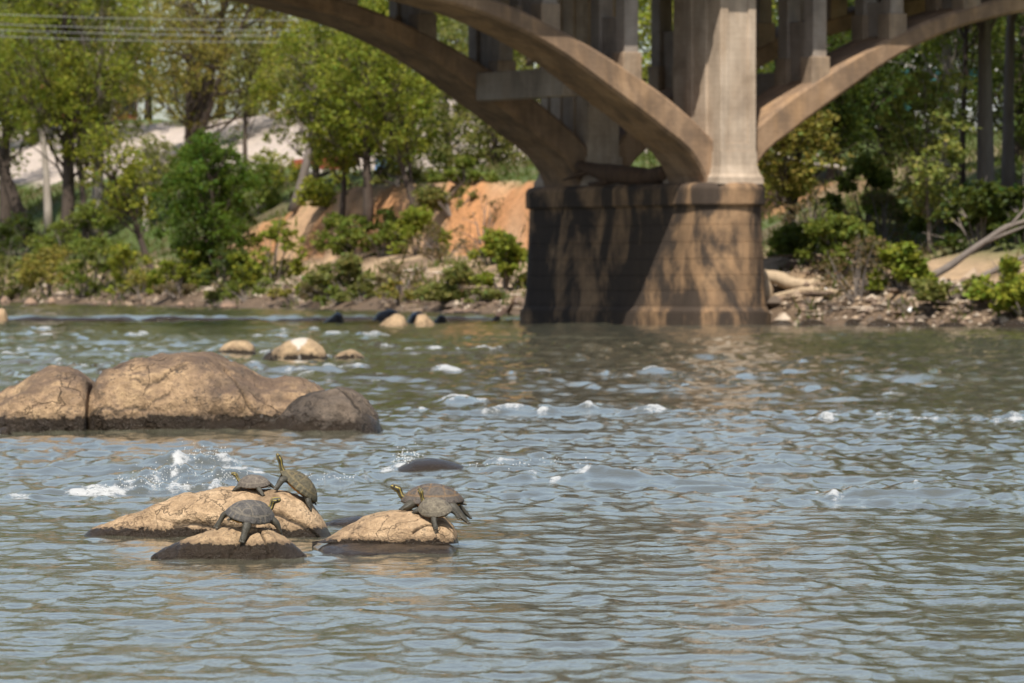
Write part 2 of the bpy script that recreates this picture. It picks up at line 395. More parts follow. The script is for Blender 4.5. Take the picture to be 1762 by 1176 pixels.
# ------------------------------------------------------------------ water surface
# whitecaps of the rapids: photo pixel, half width (px), strength
CAPS = [(697, 808, 22, .9), (684, 812, 18, .8), (345, 797, 40, .9), (788, 697, 26, .85), (1127, 642, 24, .85), (1738, 720, 22, .6), (878, 710, 24, .6), (1092, 713, 24, .6), (768, 638, 26, .6)]
LINES = [(.80, 17, 44, [(20, 858), (120, 850), (190, 845), (250, 832), (300, 812), (345, 788), (400, 802), (430, 826)]), (.62, 16, 26, [(200, 846), (300, 840), (400, 836)]), (.62, 15, 22, [(270, 824), (330, 812), (390, 820)]), (.45, 14, 14, [(520, 822), (570, 828), (650, 815)]), (.55, 16, 26, [(810, 806), (870, 800), (940, 797), (1010, 803), (1070, 800)]), (.42, 15, 14, [(830, 822), (900, 826), (960, 830)]),
         (.5, 13, 12, [(1000, 829), (1040, 818), (1090, 828)]), (.38, 14, 18, [(1380, 846), (1460, 855), (1560, 841), (1620, 848), (1740, 852)]), (.6, 14, 30, [(700, 706), (790, 694), (880, 708), (930, 713), (1000, 702), (1090, 712), (1150, 708)]), (.5, 13, 22, [(1330, 718), (1500, 716), (1600, 720), (1680, 722), (1745, 718)]),
         (.62, 13, 24, [(620, 610), (720, 606), (800, 604), (880, 608)]), (.5, 12, 14, [(690, 640), (770, 638), (870, 642), (920, 645)]), (.5, 12, 14, [(1040, 643), (1127, 641), (1240, 647)]), (.7, 14, 20, [(0, 625), (60, 622), (120, 632), (180, 640)]), (.65, 13, 24, [(0, 604), (100, 598), (200, 605), (280, 595)]), (.65, 13, 28, [(0, 575), (100, 565), (200, 577), (330, 572)]), (.55, 12, 8, [(330, 606), (380, 600)]), (.65, 12, 22, [(430, 575), (520, 573), (640, 580)]), (.6, 13, 26, [(380, 630), (450, 636), (540, 642), (640, 636)]), (.5, 12, 14, [(560, 662), (640, 656), (700, 668)])]
for st, hw, n_, pl in LINES:
    pl = np.array(pl, float); q = rng.random(n_) * (len(pl) - 1); ii = np.arange(len(pl))
    for t_ in q: CAPS.append((float(np.interp(t_, ii, pl[:, 0]) + rng.normal() * 5), float(np.interp(t_, ii, pl[:, 1]) + rng.normal() * 2.2), float(hw * rng.uniform(.6, 1.5)), float(st * rng.uniform(.55, 1.2))))
for k in range(50):
    py = float(rng.uniform(572, 735)); px = float(rng.uniform(-250, 1900)) if k % 2 else float(rng.uniform(-200, 800))
    CAPS.append((px, py, float(rng.uniform(10, 24)), float(rng.uniform(0.25, 0.5)) * (0.75 if px > 1200 else 1)))
def bend(u0, n):   # columns: even through the view, growing outside it
    core = np.linspace(-u0, u0, n); g_ = u0 * np.cumprod(np.full(22, 1.22))
    return np.concatenate([-g_[::-1], core, g_])
uu = bend(0.112, 400)
yy = np.concatenate([np.linspace(1.5, 13, 14), np.geomspace(13.3, 62, 570), np.geomspace(62.3, 470, 430), np.geomspace(480, 1500, 14)])
U, WY = np.meshgrid(uu, yy); WX = U * WY
def waves(x, y):
    near = 1 - sstep(31, 36, y); rap = sstep(31, 37, y) * (1 - sstep(62, 80, y)); mid = sstep(60, 80, y) * (1 - sstep(140, 190, y)); far = sstep(140, 190, y)
    rg = lambda a, b, sd_: 0.42 - np.abs(noise(x / a + 0.25 * noise(x / a / 2, y / b / 2, seed=sd_ + 60), y / b, seed=sd_)) * 1.3
    h = near * (0.0055 * noise(x / 0.62, y / 0.75, seed=1) + 0.0095 * rg(0.27, 0.42, 2) + 0.0060 * rg(0.12, 0.22, 3) + 0.010 * noise(x / 2.1, y / 1.7, seed=4) + 0.0055 * noise(x / 0.18, y / 0.28, seed=5))
    h += rap * (0.030 * noise(x / 1.0, y / 1.5, seed=11) + 0.022 * rg(0.55, 0.9, 12) + 0.019 * rg(0.20, 0.40, 13) + 0.02 * noise(x / 3.0, y / 2.4, seed=14) + 0.011 * noise(x / 0.12, y / 0.3, seed=10))
    h += mid * (0.055 * noise(x / 2.0, y / 3.4, seed=15) + 0.034 * rg(0.9, 1.9, 16) + 0.030 * rg(0.4, 1.0, 17) + 0.030 * noise(x / 0.22, y / 0.7, seed=9))
    h += far * (0.035 * noise(x / 2.5, y / 4.0, seed=18) + 0.022 * noise(x / 0.9, y / 2.2, seed=19) + 0.038 * noise(x / 0.4, y / 1.5, seed=20))
    return h
WZ = waves(WX, WY)
foam = np.zeros_like(WZ); HC = np.zeros_like(WZ)
tex = fbm(WX / (0.0045 * WY + 0.02), WY / (0.012 * WY + 0.05), seed=41, o=4)
fine = fbm(WX / (0.0016 * WY + 0.01), WY / (0.006 * WY + 0.02), seed=47, o=3)
wx_ = 0.10 * fbm(WX / (0.010 * WY), WY / (0.03 * WY), seed=44, o=2)
for px, py, hw, st in CAPS:
    c0 = wat(px, py); sx = hw / FPX * c0[1]; sy = sx * 0.9 + 0.1
    m = (np.abs(WX - c0[0]) < 3.2 * sx) & (np.abs(WY - c0[1]) < 3.4 * sy + 0.4)
    if not m.any(): continue
    dx = (WX[m] - c0[0]) / sx + 2.2 * wx_[m]; dy = (WY[m] - c0[1]) / sy + 3 * wx_[m] + 0.35 * np.sin(dx * 2.1 + px)
    crest = np.exp(-0.5 * (dx ** 2 * 1.1 + (dy * 1.6) ** 2))
    amp = min(0.13, 0.55 * sx) * (0.30 + 0.70 * st)
    HC[m] = np.maximum(HC[m], amp * crest) + 0.25 * np.minimum(HC[m], amp * crest)
    fm = np.exp(-0.5 * (dx ** 2 * 0.55 + ((dy + 0.25) * 1.0) ** 2)) * st
    foam[m] = np.maximum(foam[m], sstep(0.20, 0.85, fm * 0.95 + (0.22 * tex[m] + 0.42 * fine[m]) * fm ** 0.3) * sstep(.03, .12, fm))
for px, py, hw, a_ in [(338, 803, 55, .15), (300, 822, 60, .10), (240, 840, 55, .07), (395, 828, 45, .08), (570, 826, 45, .07), (850, 812, 70, .06), (930, 803, 60, .06), (1040, 825, 50, .07), (1330, 805, 60, .05), (1460, 852, 60, .06), (1590, 846, 60, .05), (790, 700, 40, .09), (1000, 708, 60, .08), (1127, 643, 26, .10), (720, 608, 60, .10), (60, 626, 60, .11), (540, 641, 60, .09)]:
    c0 = wat(px, py); sx = hw / FPX * c0[1]; HC = np.maximum(HC, a_ * np.exp(-0.5 * (((WX - c0[0]) / sx + 1.5 * wx_) ** 2 + ((WY - c0[1]) / (sx * 0.9 + .1) + wx_) ** 2)))
WZ += HC * (0.85 + 0.30 * tex + 0.22 * np.abs(fine))
foam += sstep(0.50, 1.1, tex + 0.6 * fine) * 0.40 * sstep(48, 38, WY) * (1 - sstep(150, 190, WY)) * sstep(0.2, 0.9, fbm(WX / (0.03 * WY), WY / (0.1 * WY), seed=51, o=2) + 0.25)
foam *= sstep(34.6, 36.4, WY)
WZ += foam * 0.012 * sstep(33, 40, WY) * tex
WZ += wlevel(WX, WY)
wm = mat('river_water', 0.06, (0.10, 0.10, 0.055)); t = NT(wm); co = t.coord('World')
fo = t.attr('foam').outputs['Fac']
fn = t.math('ADD', t.math('MULTIPLY', t.noise(t.coord('World', (1, 0.5, 1)), 14, 4, 0.7), 0.55), t.math('MULTIPLY', t.noise(t.coord('World', (1, 0.6, 1)), 45, 3, 0.7), 0.45))
fm = t.mrange(t.math('ADD', fo, t.math('MULTIPLY', t.math('SUBTRACT', fn, 0.5), 3.6)), 0.05, 1.05, 0.0, 0.86)
fm = t.math('MULTIPLY', fm, t.mrange(fo, 0.02, 0.2))
body = t.mix(t.noise(t.coord('World', (1, 0.4, 1)), 0.35, 3), (0.082, 0.080, 0.052), (0.118, 0.116, 0.080))
t.set(Base_Color=t.mix(fm, body, (0.56, 0.56, 0.54)), Roughness=t.mrange(fm, 0, 1, 0.05, 0.45), IOR=1.333)
t.b.inputs['Specular IOR Level'].default_value = 0.5
hb = t.math('ADD', t.noise(t.coord('World', (1, 0.7, 1)), 9, 3, 0.6), t.math('MULTIPLY', t.noise(t.coord('World', (1, 0.8, 1)), 30, 2, 0.6), 0.35))
t.bump(hb, 0.30, 0.014)
wo = mesh_np('river', np.stack([WX, WY, WZ], -1).reshape(-1, 3), gridF(len(uu), len(yy)), wm, attrs={'foam': ('FLOAT', np.clip(foam, 0, 1))})
tag(wo, 'murky green grey river with rapids', kind='structure')

# ------------------------------------------------------------------ rocks
def rock(name, top, Yf, D, material, parent=None, nu=90, nv=44, amp=0.02, ns=6.0, e1=0.85, e2=0.72, zb=-0.12, seed=1, skew=0.0, cracks=(), world=False, wl=0.0, dmin=0.25, wob=0.012, ridge=0.0):
    """top: silhouette (px,py) from left to right; Yf: distance of the front waterline; D: half depth in metres"""
    Yc = Yf + D
    pts = np.array([(P(px, py, Yc)[0], P(px, py, Yc)[2]) for px, py in top]) if not world else np.array(top, float)
    s = np.concatenate([[0], np.cumsum(np.hypot(*np.diff(pts, axis=0).T))]); s /= s[-1]
    u = np.linspace(0, 1, nu)
    xx = np.interp(u, s, pts[:, 0]); zz = np.interp(u, s, pts[:, 1])
    k = np.ones(5) / 5
    pad = lambda a: np.convolve(np.concatenate([np.full(2, a[0]), a, np.full(2, a[-1])]), k, 'valid')
    xx, zz = pad(xx), pad(zz)
    H = max((zz - wl).max(), 0.02)
    f = np.clip((zz - wl) / H, 0, 1)
    Du = D * (dmin + (1 - dmin) * np.sqrt(np.clip(f, 0, 1))) * (np.clip(np.minimum(u, 1 - u) / 0.04, 0, 1) ** 0.5 * 0.9 + 0.1)
    ph = np.linspace(-0.02, np.pi + 0.02, nv)
    cp, sp = np.cos(ph), np.clip(np.sin(ph), 0, 1)
    yv = Yc - Du[:, None] * (np.sign(cp) * np.abs(cp) ** e1)[None] + skew * (sp[None] ** 2) * Du[:, None]
    zv = (wl + zb) + (zz[:, None] - wl - zb) * (sp ** e2)[None]
    xv = np.broadcast_to(xx[:, None], yv.shape).copy()
    n1 = fbm(xv * ns, yv * ns, zv * ns, seed=seed, o=5, g=0.5)
    n2 = fbm(xv * ns * 0.35, yv * ns * 0.35, zv * ns * 0.5, seed=seed + 50, o=2)
    edge = sp[None] ** 0.3
    # displace along the cross-section normal
    ny_ = -(cp / (np.abs(Du[:, None]) + 1e-6)); nz_ = np.broadcast_to(sp[None] / max(H, 1e-3), ny_.shape)
    l = np.hypot(ny_, nz_) + 1e-9
    dsp = amp * n1 + amp * 1.2 * n2 * 0.6
    crk = np.zeros_like(dsp)
    if ridge: dsp = dsp + ridge * (0.3 - np.abs(fbm(xv * ns * 0.6, yv * ns * 0.6, zv * ns * 1.3, seed=seed + 90, o=4, g=0.55)))
    for (c_u, c_v, wd, dp) in cracks:     # crack: polyline over (u, v) grid, v = fraction front waterline -> top
        vv = (ph / np.pi)[None]
        line = np.interp(u, c_u, c_v, left=-9, right=-9)[:, None] + wob * fbm(u[:, None] * 14, np.zeros((nu, 1)), seed=seed + 7, o=3)
        g_ = np.exp(-((vv - line) / wd) ** 2); dsp = dsp - dp * g_; crk = np.maximum(crk, np.where(np.abs(vv - line) < wd * 0.8, g_, 0) * min(1, dp * 40))
    yv = yv + dsp * ny_ / l * edge; zv = zv + dsp * nz_ / l * edge
    V = np.stack([xv, yv, zv], -1).reshape(-1, 3)
    i = np.arange(nu - 1)[:, None] * nv; j = np.arange(nv - 1)[None]
    F = np.stack([i + j, i + nv + j, i + nv + j + 1, i + j + 1], -1).reshape(-1, 4)
    return mesh_np(name, V, F, material, parent, attrs={'crack': ('FLOAT', crk)})

def bvh_of(objs):
    V = []; F = []; n = 0
    for o in objs:
        me = o.data; v = np.empty(len(me.vertices) * 3); me.vertices.foreach_get('co', v); v = v.reshape(-1, 3)
        V += [tuple(q) for q in v]; F += [tuple(i + n for i in p.vertices) for p in me.polygons]; n += len(v)
    return BVHTree.FromPolygons(V, F)

# three basking rocks
r1 = rock('basking_rock', [(140, 925), (155, 913), (185, 902), (230, 888), (275, 866), (320, 848), (360, 839), (400, 836), (450, 838), (490, 843), (520, 853), (537, 868), (548, 886), (560, 905), (572, 925)], 31.1, 0.30, M['rock_tan'], nu=240, nv=150, amp=0.013, ns=7, seed=3, e2=0.85,
          cracks=[([0.36, 0.5, 0.6, 0.66], [0.17, 0.15, 0.12, 0.13], 0.016, 0.030), ([0.70, 0.80, 0.90, 0.97], [0.24, 0.19, 0.15, 0.13], 0.016, 0.032), ([0.30, 0.36, 0.42], [0.26, 0.19, 0.17], 0.010, 0.012)])
tag(r1, 'largest tan rock of the turtle group, long slope to the left, two turtles on top', 'rock', 'rocks with basking turtles')
r2 = rock('basking_rock', [(258, 962), (285, 945), (320, 930), (360, 917), (395, 909), (430, 906), (460, 910), (485, 922), (505, 938), (528, 962)], 29.0, 0.22, M['rock_low'], nu=190, nv=130, amp=0.013, ns=8, seed=9, e2=0.9,
          cracks=[([0.5, 0.6, 0.68], [0.15, 0.3, 0.42], 0.03, 0.022), ([0.66, 0.70, 0.74], [0.42, 0.3, 0.1], 0.03, 0.02)])
tag(r2, 'low half wet rock in front with the dark turtle straddling it', 'rock', 'rocks with basking turtles')
r3 = empty('basking_rock', (-0.66, 30.2, 0))
def child_world(o, parent):
    o.parent = parent; o.matrix_parent_inverse = Matrix.Translation(parent.location).inverted(); return o
r3a = rock('upper_slab', [(536, 944), (548, 935), (570, 924), (600, 908), (625, 893), (650, 884), (680, 879), (710, 878), (745, 884), (768, 892), (780, 905), (786, 922), (789, 944)], 29.8, 0.26, M['rock_tan'], nu=200, nv=130, amp=0.011, ns=7, seed=14, zb=0.03, e2=0.85,
           cracks=[([0.62, 0.7, 0.8, 0.93], [0.10, 0.2, 0.24, 0.22], 0.013, 0.025), ([0.76, 0.84, 0.92], [0.34, 0.36, 0.30], 0.012, 0.018)])
r3b = rock('wet_base', [(534, 955), (560, 939), (600, 935), (680, 934), (740, 935), (775, 938), (797, 955)], 29.42, 0.42, M['rock_wet'], nu=120, nv=50, amp=0.006, ns=8, seed=15, e2=0.5)
child_world(r3a, r3); child_world(r3b, r3)
tag(r3, 'tan wedge shaped rock at the right of the group, dark gap beneath', 'rock', 'rocks with basking turtles')
sub1 = rock('submerged_rock', [(548, 906), (575, 893), (610, 888), (640, 890), (680, 906)], 32.6, 0.25, M['rock_wet'], nu=60, amp=0.006, seed=17)
tag(sub1, 'flat wet rock barely showing between the two tan turtle rocks', 'rock')
sub2 = rock('submerged_rock', [(668, 818), (690, 802), (712, 791), (740, 789), (770, 794), (795, 802), (812, 817)], 41.9, 0.35, M['rock_wet'], nu=80, nv=40, amp=0.008, ns=4, seed=19)
tag(sub2, 'dark wet rounded rock with white water breaking over its left side', 'rock')
# big boulder outcrop
bA = rock('boulder', [(-70, 758), (-40, 710), (0, 685), (40, 664), (80, 648), (110, 641), (145, 642), (158, 652), (160, 690), (146, 740), (136, 758)], 53.0, 0.95, M['boulder'], nu=170, nv=90, wob=.03, ridge=.07, amp=0.045, ns=1.8, seed=23, e2=0.62)
tag(bA, 'tan boulder cut by the left picture edge, split off by a dark crevice', 'rock', 'boulders of the big outcrop')
bB = rock('boulder', [(154, 758), (158, 700), (165, 665), (180, 642), (215, 626), (260, 618), (310, 616), (355, 617), (385, 626), (420, 640), (445, 656), (470, 662), (500, 656), (530, 664), (560, 690), (575, 720), (582, 758)], 53.0, 1.15, M['boulder'], nu=260, nv=100, wob=.03, ridge=.08, amp=0.055, ns=1.7, seed=27, e2=0.62,
          cracks=[([0.56, 0.64, 0.72, 0.8], [0.36, 0.17, 0.10, 0.06], 0.010, 0.06), ([0.08, 0.25, 0.42], [0.12, 0.09, 0.13], 0.008, 0.03), ([0.30, 0.38, 0.46], [0.25, 0.2, 0.27], 0.008, 0.03)])
tag(bB, 'largest tan and brown boulder, broad humped middle of the outcrop', 'rock', 'boulders of the big outcrop')
bC = empty('boulder', (-1.75, 53.4, 0))
bC1 = rock('body', [(408, 760), (430, 745), (470, 722), (510, 690), (545, 668), (580, 657), (605, 662), (622, 676), (638, 697), (652, 714), (650, 726), (630, 740), (618, 760)], 52.7, 0.55, M['boulder_grey'], nu=180, nv=90, wob=.02, ridge=.06, amp=0.02, ns=2.0, seed=33, e2=0.8, skew=0.3,
           cracks=[([0.5, 0.62, 0.78, 0.9], [0.5, 0.42, 0.34, 0.36], 0.025, 0.05), ([0.55, 0.63, 0.70], [0.45, 0.3, 0.18], 0.02, 0.04)])
bC2 = rock('split_slab', [(600, 766), (612, 742), (630, 728), (648, 726), (660, 742), (670, 766)], 53.1, 0.35, M['boulder_grey'], nu=60, nv=36, amp=0.03, ns=3, seed=35)
child_world(bC1, bC); child_world(bC2, bC)
tag(bC, 'dark grey wedge boulder at the right end of the big outcrop', 'rock', 'boulders of the big outcrop')
for k, (tp, Yf, D, lb) in enumerate([
        ([(435, 768), (455, 755), (485, 750), (515, 755), (532, 768)], 51.6, 0.22, 'small wet dark rock at the foot of the grey wedge boulder'),
        ([(112, 760), (122, 742), (135, 738), (150, 760)], 52.6, 0.16, 'small dark pointed rock at the foot of the crevice'),
        ([(-10, 760), (2, 738), (14, 735), (26, 760)], 52.5, 0.16, 'small black wet rock at the left picture edge, below the tan boulder')]):
    tag(rock('wet_stone', tp, Yf, D, M['rock_wet'], nu=40, nv=24, amp=0.02, ns=4, seed=60 + k), lb, 'rock', 'wet stones at the outcrop foot')
# rocks in mid river
patch = M['rock_far'].copy(); patch.name = 'rock_white_patch'; t = NT(patch)
mids = [([(372, 608), (385, 592), (400, 585), (425, 584), (437, 592), (441, 606)], 112, 0.35, 'rock_far', 'small tan rock left of the white streaked mid river rock'),
        ([(452, 622), (470, 600), (492, 585), (515, 580), (540, 584), (556, 596), (566, 620)], 104, 0.55, 'rock_far', 'tan mid river rock with a white bird streaked top'),
        ([(448, 624), (456, 612), (466, 606), (474, 624)], 103, 0.2, 'rock_wet', 'small black rock against the left foot of the white streaked rock'),
        ([(566, 622), (585, 608), (605, 601), (622, 608), (634, 622)], 104, 0.32, 'rock_far', 'low tan rock right of the white streaked mid river rock'),
        ([(552, 556), (565, 548), (580, 536), (590, 540), (594, 556)], 200, 0.6, 'rock_wet', 'dark peaked rock standing alone on the far ledge'),
        ([(640, 550), (650, 538), (668, 533), (684, 536), (692, 550)], 204, 0.7, 'rock_wet', 'dark flat rock behind the tan rock near the ledge'),
        ([(650, 562), (664, 548), (680, 541), (695, 544), (702, 560)], 186.4, 0.6, 'rock_ledge_tan', 'left of the two tan rocks on the far ledge'),
        ([(698, 556), (708, 538), (722, 534), (735, 542), (750, 556)], 199, 0.7, 'rock_wet', 'dark rock leaning on the right tan ledge rock'),
        ([(712, 560), (718, 545), (732, 541), (748, 558)], 187.0, 0.5, 'rock_ledge_tan', 'right of the two tan rocks on the far ledge'),
        ([(746, 554), (756, 543), (766, 545), (770, 554)], 201, 0.4, 'rock_wet', 'small dark rock nearest the pier on the ledge'),
        ([(-20, 552), (-5, 533), (8, 532), (14, 548)], 206, 0.5, 'rock_ledge_tan', 'pale rock at the left picture edge on the far ledge')]
for k, (tp, Yf, D, mt, lb) in enumerate(mids):
    o = rock('river_rock', tp, Yf, D, M[mt], nu=44, nv=26, amp=0.03 * D / 0.4, ns=1.6, seed=80 + k)
    tag(o, lb, 'rock', 'rocks standing in the river')
wp = mat('bird_lime', 0.8, (0.68, 0.63, 0.56))
# white streak is a colour patch of its own on the rock
k = bpy.data.objects.get('river_rock.001'); me = k.data; m2 = M['rock_far'].copy(); m2.name = 'rock_streaked'; me.materials[0] = m2
t = NT(m2); co = t.coord('World'); old = t.b.inputs['Base Color'].links[0].from_socket
sx_, sy_, sz_ = t.sep(co); cx = P(514, 590, 104)[0]
q = t.math('ABSOLUTE', t.math('SUBTRACT', sx_, cx)); q = t.math('ADD', q, t.math('MULTIPLY', t.noise(co, 5, 5, 0.7), 0.30)); q = t.math('ADD', q, t.mrange(sz_, 0.12, 0.42, 0.16, 0.0))
t.set(Base_Color=t.mix(t.mrange(q, 0.28, 0.34, 0.85, 0.0), old, (0.66, 0.6, 0.52)))
# stones along the far shore and the low ledge
RIGHT = [(1345, 559.9, 50, 9, 'dark flat stone at the waterline just right of the pier'), (1400, 560.5, 60, 11, 'wet dark stone below the thin pale log'), (1468, 561.2, 34, 15, 'pointed black stone on the right waterline'), (1520, 561.7, 60, 10, 'low dark slab below the brown twig tangle'), (1585, 562.4, 44, 12, 'dark stone below the green shrub at the right shore'), (1640, 563.0, 60, 12, 'brown slab below the fallen branch'), (1700, 563.6, 40, 10, 'small dark stone in the lower right shore'), (1750, 564.2, 60, 13, 'dark stone at the right picture edge')]
shore_st = [(8, 524, 20, 16, 'pale stone at the far left waterline'), (52, 526, 26, 12, 'long brown stone at the left waterline'), (88, 524, 16, 12, 'rounded brown stone left of the leaning thin tree'), (160, 526, 16, 9, 'small orange stone in the left shallows'), (178, 522, 20, 8, 'flat stone behind the small orange stone'), (187, 527, 12, 8, 'tiny stone beside the orange stone'), (230, 524, 14, 8, 'brown stone below the leaning thin tree'), (246, 526, 12, 10, 'round pale stone below the leaning thin tree'), (310, 528, 18, 9, 'dark stone below the bright bushy tree'), (329, 528, 12, 8, 'small pale stone below the bright bushy tree'), (393, 531, 36, 16, 'whitish humped stone alone in the left shallows'), (442, 529, 18, 10, 'small brown stone right of the whitish stone'), (520, 528, 40, 14, 'grey stone pile left of the sandy shore'), (565, 529, 46, 8, 'flat sandy stone slab on the shore'), (620, 532, 26, 8, 'small pink stone at the sandy shore'), (845, 529, 44, 22, 'round brown boulder on the shore left of the pier'), (790, 540, 80, 9, 'flat tan slab at the waterline left of the pier')]
for k, (px, py, wpx, hpx, lb) in enumerate(shore_st):
    p = wat(px, py, 0.2); m_ = p[1] / FPX; wd, hh = wpx * m_ / 2, hpx * m_
    tp = [(p[0] - wd, 0.15), (p[0] - wd * 0.7, 0.2 + hh * 0.6), (p[0] - wd * 0.2, 0.2 + hh), (p[0] + wd * 0.35, 0.2 + hh * 0.9), (p[0] + wd * 0.8, 0.2 + hh * 0.45), (p[0] + wd, 0.15)]
    tag(rock('shore_stone', tp, p[1], max(0.3, wd * 0.7), M['rock_shore'], nu=24, nv=16, amp=0.10 * hh + 0.02, ns=1.3, seed=130 + k, world=True, wl=0.15, zb=-0.3), lb, 'stone', 'stones along the far shore')
for k, (px, py, wpx, hpx, lb) in enumerate(RIGHT):
    p = wat(px, py); m_ = p[1] / FPX; wd, hh = wpx * m_ / 2, hpx * m_
    tp = [(p[0] - wd, -.05), (p[0] - wd * .7, hh * .6), (p[0] - wd * .1, hh), (p[0] + wd * .5, hh * .8), (p[0] + wd, -.05)]
    tag(rock('shore_stone', tp, p[1], max(.35, wd * .7), M['rock_shore' if k % 3 else 'rock_wet'], nu=24, nv=16, amp=.1 * hh + .02, ns=1.3, seed=230 + k, world=True, wl=-.05, zb=-.3), lb, 'stone', 'stones along the right shore')
for k, (a, b, lb) in enumerate([(-60, 250, 'left stretch of the low dark ledge across the far water'), (235, 470, 'second stretch of the low dark ledge, below the bright bushy tree'), (455, 665, 'third stretch of the low dark ledge, ending at the tan ledge rocks'), (745, 868, 'short stretch of the low dark ledge beside the pier')]):
    n_ = 9; pxs = np.linspace(a, b, n_); z = 0.10 + 0.08 * rng.random(n_); z[0] = z[-1] = 0.02
    tp = [((q - 881) / FPX * 208.0, zz) for q, zz in zip(pxs, z)]
    tag(rock('rock_ledge', tp, 207.5 + 0.4 * k, 0.6, M['ledge'], nu=80, nv=18, amp=0.03, ns=1.2, seed=170 + k, world=True, zb=-0.3), lb, 'rock', 'low rock ledge across the river')

# ------------------------------------------------------------------ bridge
TH = math.radians(30)
O = P(1262, 560, 190); O[2] = 0
bridge = empty('arch_bridge', O, TH)
tag(bridge, 'weathered concrete open spandrel arch bridge on a stained pier', 'bridge')
def smooth_curve(pts, n):
    pts = np.array(pts, float); x = pts[:, 0]; y = pts[:, 1]
    m = np.gradient(y, x); q = np.linspace(x[0], x[-1], n); i = np.clip(np.searchsorted(x, q) - 1, 0, len(x) - 2)
    h = x[i + 1] - x[i]; t_ = (q - x[i]) / h
    r = (2 * t_**3 - 3 * t_**2 + 1) * y[i] + (t_**3 - 2 * t_**2 + t_) * h * m[i] + (-2 * t_**3 + 3 * t_**2) * y[i + 1] + (t_**3 - t_**2) * h * m[i + 1]
    return q, r
INTR = [(0.80, 4.2), (0.86, 4.72), (0.99, 5.05), (1.34, 5.56), (2.5, 6.45), (4.6, 7.80), (6.7, 9.05), (8.8, 9.95), (12, 10.74), (17, 11.5), (23, 12.0)]
EXTR = [(0.3, 5.9), (1.02, 6.56), (2, 7.30), (4.1, 8.55), (6.6, 9.77), (8.5, 10.5), (10, 10.93), (13, 11.6), (17, 12.2), (23, 12.6)]
SPAN = 46.0
def arch_rib(sign, p0, p1, parent):
    # resample both edges by the same parameter
    xi = np.array(INTR)[:, 0]
    qi = np.concatenate([np.linspace(0.80, 1.4, 14), np.linspace(1.5, 23, 50)])
    zi = np.interp(qi, *smooth_curve(INTR, 400)); qe = 0.3 + (qi - 0.8) * (22.7 / 22.2); ze = np.interp(qe, *smooth_curve(EXTR, 400))
    qi = np.concatenate([qi, SPAN - qi[-2::-1]]); zi = np.concatenate([zi, zi[-2::-1]]); qe = np.concatenate([qe, SPAN - qe[-2::-1]]); ze = np.concatenate([ze, ze[-2::-1]])
    c = 0.10
    rings = []
    for a, b, e, f in zip(qi, zi, qe, ze):
        dx, dz = e - a, f - b; L = math.hypot(dx, dz); ux, uz = dx / L, dz / L
        r = []
        for (ps, tt) in ((p0 + c, 0), (p1 - c, 0), (p1, c), (p1, L - c), (p1 - c, L), (p0 + c, L), (p0, L - c), (p0, c)):
            r.append((sign * (a + ux * tt), ps, b + uz * tt))
        rings.append(np.array(r))
    V, F = loft(rings, False, False)
    if sign > 0: F = F[:, ::-1]
    return mesh_np('arch_rib', V, F, M['concrete_rib'], parent, smooth=False)
for sg in (-1, 1):
    for p0, p1 in ((0.3, 2.8), (8.6, 11.1)): arch_rib(sg, p0, p1, bridge)
zext = lambda b: float(np.interp(min(abs(b), SPAN - abs(b)), *smooth_curve(EXTR, 400)))
DECKZ = 13.0
def spandrel(b, p0, first):
    z0 = zext(b) - 0.5
    top = DECKZ - 0.3
    if top - zext(b) < 0.25: return
    hw = 0.27
    for (a, c) in ((p0 + 0.12, p0 + 0.72), (p0 + 1.75, p0 + 2.35)):
        m_ = MB(); m_.box((b - hw, a, z0), (b + hw, c, top)); o = m_.build('spandrel_column', M['concrete_grey'], bridge, bevel=0.03)
        m_ = MB(); zt = zext(b) + 0.42 + 0.28
        if top - zt > 0.5:
            m_.box((b - hw - 0.09, a - 0.07, z0), (b + hw + 0.09, c + 0.07, zt)); m_.build('column_pedestal', M['concrete'], bridge, bevel=0.03)
    m_ = MB(); m_.box((b - 0.15, p0 + 0.70, z0), (b + 0.15, p0 + 1.77, min(top, z0 + (2.4 if first else 1.6)))); m_.build('infill_wall', M['concrete_grey'], bridge)
for sg in (-1, 1):
    for k, b in enumerate([3.72, 6.85, 9.9, 12.95, 16.0, 30.0, 33.05, 36.1, 39.15, 42.28]):
        for p0 in (0.3, 8.6): spandrel(sg * b, p0, k in (0, 9))
        m_ = MB(); m_.box((sg * b - 0.25, -0.9, DECKZ - 0.75), (sg * b + 0.25, 12.3, DECKZ - 0.02)); m_.build('floor_beam', M['concrete_grey'], bridge, bevel=0.03)
    for b in (4.25, 41.75):
        zc = float(np.interp(4.25, *smooth_curve(INTR, 400)))
        m_ = MB(); m_.box((sg * b - 0.75, 2.78, zc + 0.05), (sg * b - 0.05 , 8.62, zc + 1.0)); m_.build('cross_strut', M['concrete_grey'], bridge, bevel=0.05)
m_ = MB(); m_.box((-48, -1.55, DECKZ), (48, 12.75, DECKZ + 0.45)); m_.build('deck_slab', M['concrete'], bridge, bevel=0.05)
for p in (-1.4, 12.35):
    m_ = MB(); m_.box((-48, p, DECKZ + 0.45), (48, p + 0.25, DECKZ + 1.35)); m_.build('parapet', M['concrete'], bridge, bevel=0.04)

